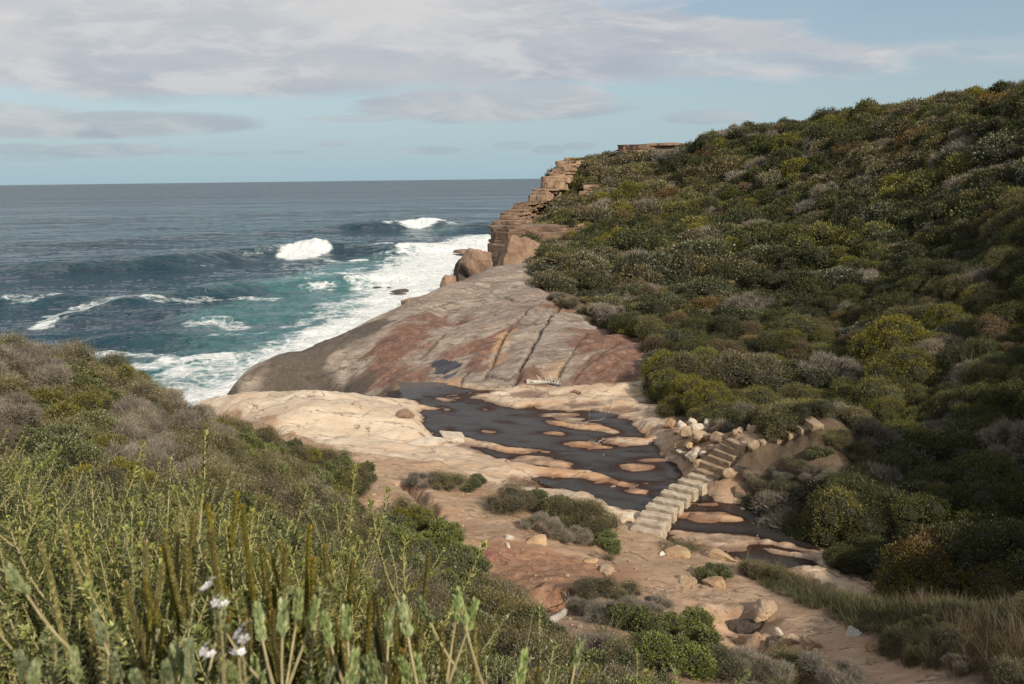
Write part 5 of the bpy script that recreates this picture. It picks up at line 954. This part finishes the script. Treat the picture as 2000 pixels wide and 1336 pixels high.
def build_pebbles():
    rng = np.random.default_rng(33); n_ = 2600; x = rng.uniform(-8, 11, n_); y = rng.uniform(7, 28, n_); k = (bil(A_['soil'], x, y) > .6) & (bil(A_['veg'], x, y) < .3); k &= rng.random(n_) < .25 + bil(A_['rsoil'], x, y) * .75; x, y = x[k], y[k]; D, F = ico(1); V_ = []; s = rng.gamma(1.6, .014, len(x)) + .010; z = H(x, y)
    for i in range(len(x)): V_.append(D * (s[i] * rng.uniform(.6, 1.2, 3) * [1, 1, .7]) * rng.uniform(.8, 1.15, (len(D), 1)) + [x[i], y[i], z[i] + s[i] * .2])
    me = mesh_np('loose_stones', np.concatenate(V_), [np.concatenate([F + i * len(D) for i in range(len(x))])], [RM['tan']], False); link('loose_stones', me, kind='stuff', label='loose small stones and gravel strewn over the bare soil', category='gravel')
# ------------------------------------------------------------------ plants of the left shoulder, the path and the grass bank
def thing(name, meshes, x, y, s, yaw, label, cat, group=None, z=None, hs=1.0, sink=.03):
    z = float(H(x, y)) if z is None else z
    if isinstance(meshes, dict):
        o = link(name, None)
        for pn, me in meshes.items(): link(pn, me, o)
    else: o = link(name, meshes)
    o.location = (x, y, z - sink); o.rotation_euler = (0, 0, yaw); o.scale = (s, s, s * hs); o['label'] = label; o['category'] = cat
    if group: o['group'] = group
    return o
def build_left():
    rng = np.random.default_rng(77)
    NB = [needle_bush('needle_bush', 400 + i) for i in range(4)]; CB = [column_bush('column_bush', 420 + i, 9 + i) for i in range(3)]; SB = [sage_bush('sage_bush', 430 + i) for i in range(2)]; RB = [rosemary_bush('rosemary', 440 + i) for i in range(2)]
    TW = [twig_tangle('twig_bush', 450 + i, .5, .5) for i in range(3)]
    D = lambda nm, seed, **k: dome(nm, seed, 1.0, 1.0, 9, 20000, split=True, **k)
    LG = [D('leafy_bush', 460 + i, L=.048, W=.017, mats=('green', 'core', 'bark', 'bud'), kind='sprig', k=8, second=True) for i in range(2)]
    LO = [D('olive_bush', 465 + i, L=.045, W=.012, mats=('olive', 'core', 'bark', 'dry'), second=True, ragged=.2) for i in range(2)]
    LD = [D('dry_bush', 470 + i, L=.11, W=.005, mats=('dry', 'core', 'bark'), kind='twig', ragged=.25) for i in range(2)]; LL = [D('yellow_bush', 475, L=.05, W=.018, mats=('lime', 'core', 'bark'), kind='sprig', k=7)]
    KS = dict(needle=(NB, 'needle leaf shrub with pale stems', 'needle_shrub', 1.6), column=(CB, 'plant of upright olive columns', 'column_heath', 1.0), sage=(SB, 'soft grey green plant', 'sage_plant', 1.0), rosemary=(RB, 'bushy short leaved plant', 'coastal_rosemary', 1.3), twig=(TW, 'tangle of bare grey brown twigs', 'dead_shrub', 1.0),
              leafy=(LG, 'dense leafy green bush with pale buds', 'leafy_bush', .5), olive=(LO, 'dull olive bush with dry stalks', 'olive_bush', .5), dryb=(LD, 'rounded dry grey bush', 'dry_bush', .5), yellow=(LL, 'yellow green bush', 'yellow_bush', .5))
    def Z(*p): return np.array(p, float)
    ZONES = [('twig2', Z((170, 780), (300, 745), (410, 800), (440, 905), (330, 935), (180, 880))), ('twig2', Z((-200, 640), (95, 672), (70, 780), (-200, 790))), ('twig1', Z((560, 1010), (690, 1020), (820, 1130), (720, 1140), (560, 1090))), ('twig1', Z((1080, 1225), (1200, 1225), (1200, 1336), (1080, 1330))), ('ridge', Z((95, 660), (300, 750), (430, 810), (730, 930), (720, 1000), (640, 1010), (430, 860), (300, 745))),
             ('ridge', Z((420, 800), (730, 900), (740, 1010), (600, 1010), (440, 905))), ('leafy', Z((680, 1000), (880, 1020), (960, 1130), (900, 1200), (760, 1110))), ('sage', Z((-400, 1215), (350, 1240), (950, 1275), (950, 1700), (-400, 1700))), ('ros', Z((360, 1070), (520, 1070), (540, 1250), (360, 1250))), ('column', Z((200, 960), (560, 910), (580, 1240), (200, 1210))), ('colden', Z((620, 1080), (900, 1110), (940, 1300), (620, 1300))), ('mix', Z((850, 1130), (1200, 1150), (1200, 1400), (900, 1400)))]
    def zone(a, b):
        for nm, P in ZONES:
            if inside(P, np.array(a), np.array(b)): return nm
        return 'needle'
    PW = dict(twig2=[('twig', .5), ('dryb', .35), ('olive', .15)], twig1=[('twig', .5), ('olive', .3), ('leafy', .2)], ridge=[('olive', .44), ('leafy', .34), ('yellow', .14), ('dryb', .08)], leafy=[('leafy', .8), ('twig', .2)], sage=[('sage', .62), ('column', .2), ('rosemary', .18)], ros=[('rosemary', 1)], column=[('column', .03), ('needle', .85), ('rosemary', .12)], colden=[('column', .28), ('needle', .52), ('rosemary', .2)], mix=[('olive', .45), ('leafy', .2), ('twig', .25), ('needle', .1)], needle=[('needle', .68), ('rosemary', .2), ('twig', .12)])
    cand = []
    for (y0, y1, sp) in [(.9, 4, .46), (4, 9, .50), (9, 24, .52)]:
        gx = np.arange(-19, 9, sp); gy = np.arange(y0, y1, sp); a, b = np.meshgrid(gx, gy); a = a + rng.uniform(-.4, .4, a.shape) * sp; b = b + rng.uniform(-.4, .4, a.shape) * sp; cand.append(np.stack([a.ravel(), b.ravel(), np.full(a.size, sp)], -1))
    c = np.concatenate(cand); dl = sdf(P_LEFT, c[:, 0], c[:, 1]); c = c[dl > .28]; z = H(c[:, 0], c[:, 1]); px, py, dep = proj(c[:, 0], c[:, 1], z + .6)
    ok = (px > -160) & (px < 1300) & (py < 1560) & (dep > .5) & (np.hypot(c[:, 0], c[:, 1]) > 1.25)
    for q in np.linspace(.2, .9, 15): ok &= (CAM_Z * (1 - q) + (z + .5) * q) > H(c[:, 0] * q, c[:, 1] * q)
    c, z, px, py, dep = c[ok], z[ok], px[ok], py[ok], dep[ok]; print('left plants', len(c)); cnt = {}
    for i in range(len(c)):
        zn = zone(px[i], py[i]); kinds, ps = zip(*PW[zn]); k = rng.choice(kinds, p=ps)
        if inside(np.array([(-200, 770), (65, 770), (75, 870), (-200, 880)]), px[i], py[i]) and rng.random() < .7: continue
        if zn == 'twig2' and dep[i] > 5.5: k = 'dryb' if rng.random() < .8 else 'olive'
        elif dep[i] > 7.8 and k in ('needle', 'column', 'rosemary', 'sage'): k = ('olive', 'leafy', 'yellow')[int(rng.choice(3, p=[.5, .35, .15]))]
        if dep[i] < 2.7 and (k in ('sage', 'column') or px[i] < -60): k = 'needle' if rng.random() < .75 else 'rosemary'
        if dep[i] < 5.4 and k in ('leafy', 'olive', 'dryb', 'yellow'): k = 'needle' if px[i] < 900 else 'twig'
        V_, lab, nm, sc = KS[k]; s = sc * rng.uniform(.8, 1.25) * (1.15 if k in ('olive', 'leafy', 'dryb', 'yellow') else 1.0)
        if k in ('olive', 'leafy', 'dryb', 'yellow') and c[i, 2] < .5: s *= .75
        hh = rng.uniform(.85, 1.15)
        if dep[i] < 8:
            yl = np.interp(px[i], [-200, 0, 200, 450, 600, 650, 900, 1000, 1150], [800, 870, 885, 880, 930, 1000, 1110, 1200, 1300]) + rng.uniform(0, 120)
            if dep[i] < 2.6: yl = max(yl, {'sage': 1225, 'column': 985, 'rosemary': 1100}.get(k, 1000) + rng.uniform(0, 60))
            d_ = ray(px[i], yl); ztop = CAM_Z + d_[2] / d_[1] * c[i, 1]; mh = {'needle': .95, 'column': 1.0, 'sage': .85, 'rosemary': .8, 'twig': .6}.get(k, .9)
            q_ = (ztop - z[i]) / (mh * s)
            if q_ < .8: s *= max(q_ / .8, .45)
            hh = float(np.clip((ztop - z[i]) / (mh * s), .5, 1.1))
        side = 'close by' if dep[i] < 3 else ('in the near foreground' if dep[i] < 6 else ('midway down the slope' if dep[i] < 11 else 'on the near crest'))
        lr = 'far left' if px[i] < 350 else ('left' if px[i] < 750 else 'by the path'); L_ = f'{lab} {side}, {lr}'
        thing(nm, V_[int(rng.integers(0, len(V_)))], c[i, 0], c[i, 1], s, rng.uniform(0, 6.28), L_, 'plant' if k in ('column', 'sage', 'rosemary') else 'shrub', f'{lab}s {side}, {lr}', hs=hh); cnt[k] = cnt.get(k, 0) + 1
    print(cnt)
    # fans of columns and tall stems standing close to the camera
    for k, a, b, D_, lab in [('column', 285, 985, 2.5, 'tall fan of olive columns left of the white flowers'), ('column', 345, 1030, 2.3, 'shorter fan of olive columns in front of the tall ones'), ('column', 410, 965, 2.6, 'spreading fan of columns with orange tips'), ('column', 490, 970, 2.5, 'fan of olive columns right above the white flowers'), ('column', 545, 1000, 2.6, 'slim olive columns at the right of the fans'), ('column', 655, 1100, 2.2, 'olive columns with yellow tips at bottom centre left'),
                          ('column', 720, 1085, 2.4, 'tallest olive column pair against the dry twigs'), ('column', 790, 1095, 2.3, 'thin olive columns standing alone'), ('column', 850, 1150, 2.2, 'olive columns at the right end of the thicket'), ('needle', 60, 800, 3.0, 'tall needle leaf shrub at the left edge'), ('needle', 190, 880, 3.2, 'tall needle leaf shrub with yellow buds, second from the left edge'), ('needle', 330, 875, 3.6, 'tall needle leaf shrub with yellow buds in front of the dry bush'), ('needle', 520, 915, 3.6, 'needle leaf shrub with upright pale stems right of the dry bush'),
                          ('needle', 120, 960, 2.2, 'needle leaf shrub with a whorl of pale stems at the left'), ('needle', 60, 1080, 1.9, 'needle leaf shrub low at the left edge'), ('needle', 200, 1100, 1.9, 'needle leaf shrub with curved pale stems low at the left'), ('rosemary', 440, 1125, 1.75, 'bushy green plant carrying white flowers'), ('rosemary', 405, 1180, 1.6, 'bushy green plant beneath the white flowers'), ('sage', 60, 1245, 1.25, 'blurred grey green plant at the bottom left corner'), ('sage', 300, 1255, 1.35, 'pale grey green plant at the bottom left'),
                          ('sage', 560, 1300, 1.3, 'pale grey green plant at the bottom, left of centre'), ('sage', 650, 1255, 1.4, 'pale grey green plant with an upright head at bottom centre'), ('sage', 770, 1300, 1.35, 'pale grey green plant at bottom centre'), ('sage', 890, 1300, 1.5, 'pale grey green plant at the right end of the row'), ('sage', 265, 1292, 1.3, 'pale grey green plant right of the corner one'), ('sage', 710, 1292, 1.45, 'pale grey green plant between two taller ones'), ('sage', 835, 1285, 1.5, 'pale grey green plant with narrow heads'), ('sage', 500, 1292, 1.4, 'pale grey green plant below the big flower'), ('sage', 600, 1310, 1.25, 'low pale grey green plant at the bottom'), ('sage', 200, 1310, 1.2, 'pale grey green plant between two others at the bottom left'), ('sage', 450, 1305, 1.25, 'low grey green plant under the white flowers')]:
        V_ = KS[k][0]; p = on_y(a, b, D_); g0 = float(H(p[0], p[1])); mh = {'needle': .95, 'column': 1.0, 'sage': .85, 'rosemary': .8}[k]; s = {'column': 1.0, 'sage': 1.1, 'rosemary': 1.1, 'needle': 1.5}[k]; thing(KS[k][2], V_[int(rng.integers(0, len(V_)))], p[0], p[1], s, rng.uniform(0, 6.28), lab, 'plant' if k != 'needle' else 'shrub', hs=float(np.clip((p[2] - g0) / (mh * s), .5, 1.6)))
    # single plants one can point to
    def one(kind, a, b, s, lab, hs=.9, lift=.25, cat='shrub', nm=None):
        V_, _, n_, _ = KS[kind]; p = at(a, b, lift, G=GZ); return thing(nm or n_, V_[int(rng.integers(0, len(V_)))], p[0], p[1], s, rng.uniform(0, 6.28), lab, cat, hs=hs)
    one('leafy', 120, 745, .95, 'spreading bright green bush on the crest at the far left', .75, .4); one('yellow', 432, 842, .5, 'yellow bush at the edge above the pale rock', .8); one('yellow', 180, 700, .5, 'small yellow green bush on the left skyline', .7)
    one('leafy', 760, 1040, .75, 'dark leafy bush with white buds beside the dry path', .8); one('leafy', 860, 1080, .7, 'second dark leafy bush with white flowers above the path', .8); one('leafy', 905, 1150, .6, 'leafy bush with white flowers nearest the red soil', .8)
    one('olive', 690, 945, .6, 'dense olive bush bulging over the path edge', .8)
    for a, b, s, k, lab in [(828, 938, .5, 'dryb', 'low grey dry bush at the left end of the path island'), (872, 946, .62, 'olive', 'flat olive bush in the middle of the path island'), (930, 948, .55, 'leafy', 'green bush at the right end of the path island'), (1000, 988, .75, 'olive', 'olive bush at the left of the larger path clump'), (1055, 990, .8, 'leafy', 'leafy bush with white specks in the larger path clump'), (1060, 1030, .6, 'dryb', 'brownish dry bush at the front of the larger path clump'), (1115, 1012, .85, 'olive', 'broad olive bush in the middle of the larger path clump'),
                            (1165, 1030, .75, 'olive', 'olive bush at the right of the larger path clump'), (1110, 1045, .55, 'dryb', 'small brown bush low in the larger path clump'), (1185, 1055, .5, 'leafy', 'small green bush by the lowest stepping block'),
                            (1160, 1150, .45, 'olive', 'grey green bush over the eroded hollow'), (1215, 1160, .42, 'olive', 'small olive bush right of the eroded hollow'), (1205, 1200, .5, 'dryb', 'dry bush between two leafy ones'), (1270, 1180, .4, 'dryb', 'grey wispy bush at the path edge'), (1260, 1225, .6, 'leafy', 'fresh green bush left of the lower path'), (1325, 1235, .62, 'leafy', 'round fresh green bush overlooking the lower path'), (1375, 1275, .6, 'leafy', 'fresh green bush at the bottom of the clump'),
                            (1295, 1290, .62, 'leafy', 'large fresh green bush at the bottom edge'), (1230, 1275, .45, 'olive', 'shaded olive bush near the bottom edge'), (1420, 1310, .5, 'olive', 'olive bush at the bottom centre right'), (1490, 1315, .5, 'dryb', 'wispy grey bush below the tan boulders'), (1560, 1310, .5, 'olive', 'dull olive bush below the tan boulders'), (1620, 1322, .5, 'dryb', 'wispy grey bush at the bottom right'), (1140, 1180, .3, 'dryb', 'tiny dry bush in the shadow of the hollow'),
                            (1395, 1115, .42, 'leafy', 'little round bush alone beside the creek path'), (1150, 1270, .45, 'dryb', 'pale dry bush at the bottom centre')] + [(1462, 925, .38, 'dryb', 'dry straw coloured bush right of the lowest treads'), (1490, 950, .5, 'olive', 'shaded olive bush beside the staircase foot'), (1520, 925, .38, 'dryb', 'shaded brown bush under the landing'), (1555, 905, .38, 'olive', 'dull olive bush under the upper flight'), (1600, 885, .4, 'leafy', 'dark leafy bush at the end of the upper flight'), (1475, 985, .45, 'dryb', 'brown bush hanging over the shaded creek'), (1540, 955, .6, 'olive', 'wide shaded olive bush above the creek gully'), (1605, 935, .6, 'dryb', 'shaded brown bush right of the wide olive one'), (1510, 1000, .5, 'olive', 'olive bush dipping to the brown shallows'), (1570, 1000, .6, 'leafy', 'dark leafy bush over the gully'), (1450, 905, .25, 'dryb', 'tiny dry bush touching the second tread'), (1625, 860, .6, 'olive', 'olive bush behind the upper flight'),
                            (1078, 560, .7, 'olive', 'olive bush at the top edge of the slab'), (1090, 583, .6, 'dryb', 'dry bush on the slab edge'), (1112, 596, .7, 'olive', 'olive bush spreading onto the slab'), (1138, 610, .6, 'leafy', 'green bush on the slab edge'), (1060, 538, .6, 'olive', 'small olive bush near the pointed boulder'), (1170, 632, .6, 'olive', 'olive bush at the bend of the slab edge')]: one(k, a, b, s, lab, .72, .15)
    FM = [flower_mesh('flower_cluster', 480 + i, 7, .0125) for i in range(2)]
    for a, b, D_, s in [(425, 1172, 1.45, .65), (412, 1138, 1.5, .65), (474, 1232, 1.3, .85), (402, 1267, 1.2, .6), (458, 1272, 1.25, .5), (925, 1165, 12.5, 2.0), (935, 1170, 12.5, 2.0), (800, 1065, 15, 1.6), (890, 1110, 14, 1.6), (905, 1100, 14, 1.6), (880, 1195, 12, 1.5), (770, 1020, 16, 1.5), (912, 1130, 13, 1.6), (720, 985, 17, 1.2)]:
        p = on_y(a, b, D_ * .93); g0 = float(H(p[0], p[1])); q = p
        if D_ > 8: q = at(a, b, .42, G=GZ); g0 = float(H(q[0], q[1])); q = np.array([q[0], q[1], g0 + .42])
        o = thing('flowering_stem', {}, q[0], q[1], 1, 0, 'white flowered stem among green leaves near the camera' if D_ < 8 else 'tiny white flower cluster on the leafy bush by the path', 'flower', 'white flowers in the near scrub' if D_ < 8 else 'white flowers on the bushes by the path', sink=0)
        f = link('flower_head', FM[int(rng.integers(0, 2))], o); f.location = (0, 0, q[2] - g0); f.scale = (s, s, s); f.rotation_euler = (.3, 0, rng.uniform(0, 6))
        g = Geo(); shoot(g, curve([0, 0, -.02], [.0, 0, 1], q[2] - g0, 8, .2, .02, rng), .017, .006, 300, 0, rng); [link(k, v, o) for k, v in g.mesh('s', [MT['green'], MT['stem']], parts={'foliage': [0], 'stem': [1]}).items()]
    TU = [tuft('tussock', 490, 150, .75, .009, 'ggrass', 1.0, .7), tuft('tussock', 491, 120, .6, .008, 'ggrass', .9, .6)]
    for a, b, s, lab in [(1150, 1050, 1.0, 'arching green tussock at the foot of the path clump'), (1190, 1078, .8, 'pale seeding tussock beside the lowest stepping block'), (1015, 1290, .75, 'strappy tussock of pale blades at the bottom centre'), (1185, 1225, .8, 'dark strappy tussock below the eroded hollow'), (1530, 1322, .6, 'pale strappy tussock at the bottom edge'), (985, 1320, .5, 'small strappy tussock at the bottom centre'), (1668, 1215, .8, 'dark green tussock above the whitish boulder')]:
        p = at(a, b, .2, G=GZ); thing('grass_tussock', TU[int(rng.integers(0, 2))], p[0], p[1], s, rng.uniform(0, 6), lab, 'tussock')
    # ---- grass bank
    g1 = tuft('bank_grass', 495, 60, .55, .006, 'grass', .8, .35, .14); g2 = tuft('bank_grass', 496, 70, .42, .006, 'ggrass', .8, .4, .14)
    p0 = at(1462, 1112, G=GZ); a_ = thing('grass_tussock', g1, p0[0], p0[1], 1.15, 0, 'tall dry straw tussock at the creek end of the grass bank', 'tussock'); p1 = at(1480, 1130, G=GZ); b_ = thing('grass_tussock', g2, p1[0], p1[1], 1.1, 0, 'short green tussock under the tall straw one', 'tussock'); made = {g1.name: a_, g2.name: b_}
    n_ = 9500; x = rng.uniform(3.5, 15, n_); y = rng.uniform(3, 17, n_); d = sdf(P_BANK, x, y); k = d > .02; x, y, d = x[k], y[k], d[k]; z = H(x, y); green = (fbm(x * .5, y * .5, 351, 3) > .12).astype(int); s = rng.uniform(.5, .92, len(x)) * np.clip(.7 + d * .5, .6, 1.1)
    scatter('bank_grass', list(zip(x, y, z - .02)), green, [(rng.normal() * .1, rng.normal() * .1, rng.uniform(0, 6.28)) for _ in x], [(q, q, q) for q in s], [g1, g2], made, 'thick dry and green grass covering the near bank of the creek', 'grass')
    n_ = 150; k = rng.choice(len(x), n_); kk = 0
    for i in k:
        if not (-50 < proj(x[i], y[i], z[i])[0] < 2100): continue
        kd, V_, lab = [('leafy', LG, 'green leafy bush rising out of the bank grass'), ('dryb', LD, 'dry grey bush in the bank grass'), ('olive', LO, 'olive bush half hidden in the bank grass')][int(rng.choice(3, p=[.35, .2, .45]))]; thing(KS[kd][2], V_[int(rng.integers(0, 2))], x[i], y[i], rng.uniform(.22, .42), rng.uniform(0, 6), lab, 'shrub', lab + 'es', hs=.9)
    # sparse grass and litter at the edges of path and rock
    n_ = 900; x = rng.uniform(-9, 11, n_); y = rng.uniform(9, 33, n_); dl = sdf(P_LEFT, x, y); dh = sdf(P_HILL, x, y); k = ((dl > -.5) & (dl < .1)) | ((dh > -.35) & (dh < .2)); cl = poly([(800, 935), (960, 940), (1220, 1060), (1180, 1090), (1000, 1020), (840, 960)]); k |= (np.abs(sdf(cl, x, y)) < .3); pz = H(x, y); k &= pz > .12; x, y, pz = x[k], y[k], pz[k]
    p2 = at(1320, 1068, G=GZ); g3 = tuft('fringe_grass', 497, 40, .22, .004, 'ggrass', .9, .8, .12); c_ = thing('grass_tussock', g3, p2[0], p2[1], 1.3, 0, 'low green tuft in the wet patch below the stepping blocks', 'tussock')
    xs = list(zip(x, y, pz)); 
    for q in range(60): a, b = rng.uniform(1292, 1368), rng.uniform(1056, 1082); e = at(a, b, G=GZ); xs.append(tuple(e))
    scatter('fringe_grass', xs, [0] * len(xs), [(0, 0, rng.uniform(0, 6.28)) for _ in xs], [(q, q, q) for q in rng.uniform(.5, 1.3, len(xs))], [g3], {g3.name: c_}, 'short sparse grass fringing the path and the creek bank', 'grass')
refine_ground(); build_sea(); build_creek(); build_cliff(); build_rocks(); build_steps(); build_wood(); build_pebbles(); build_scrub(); build_left()
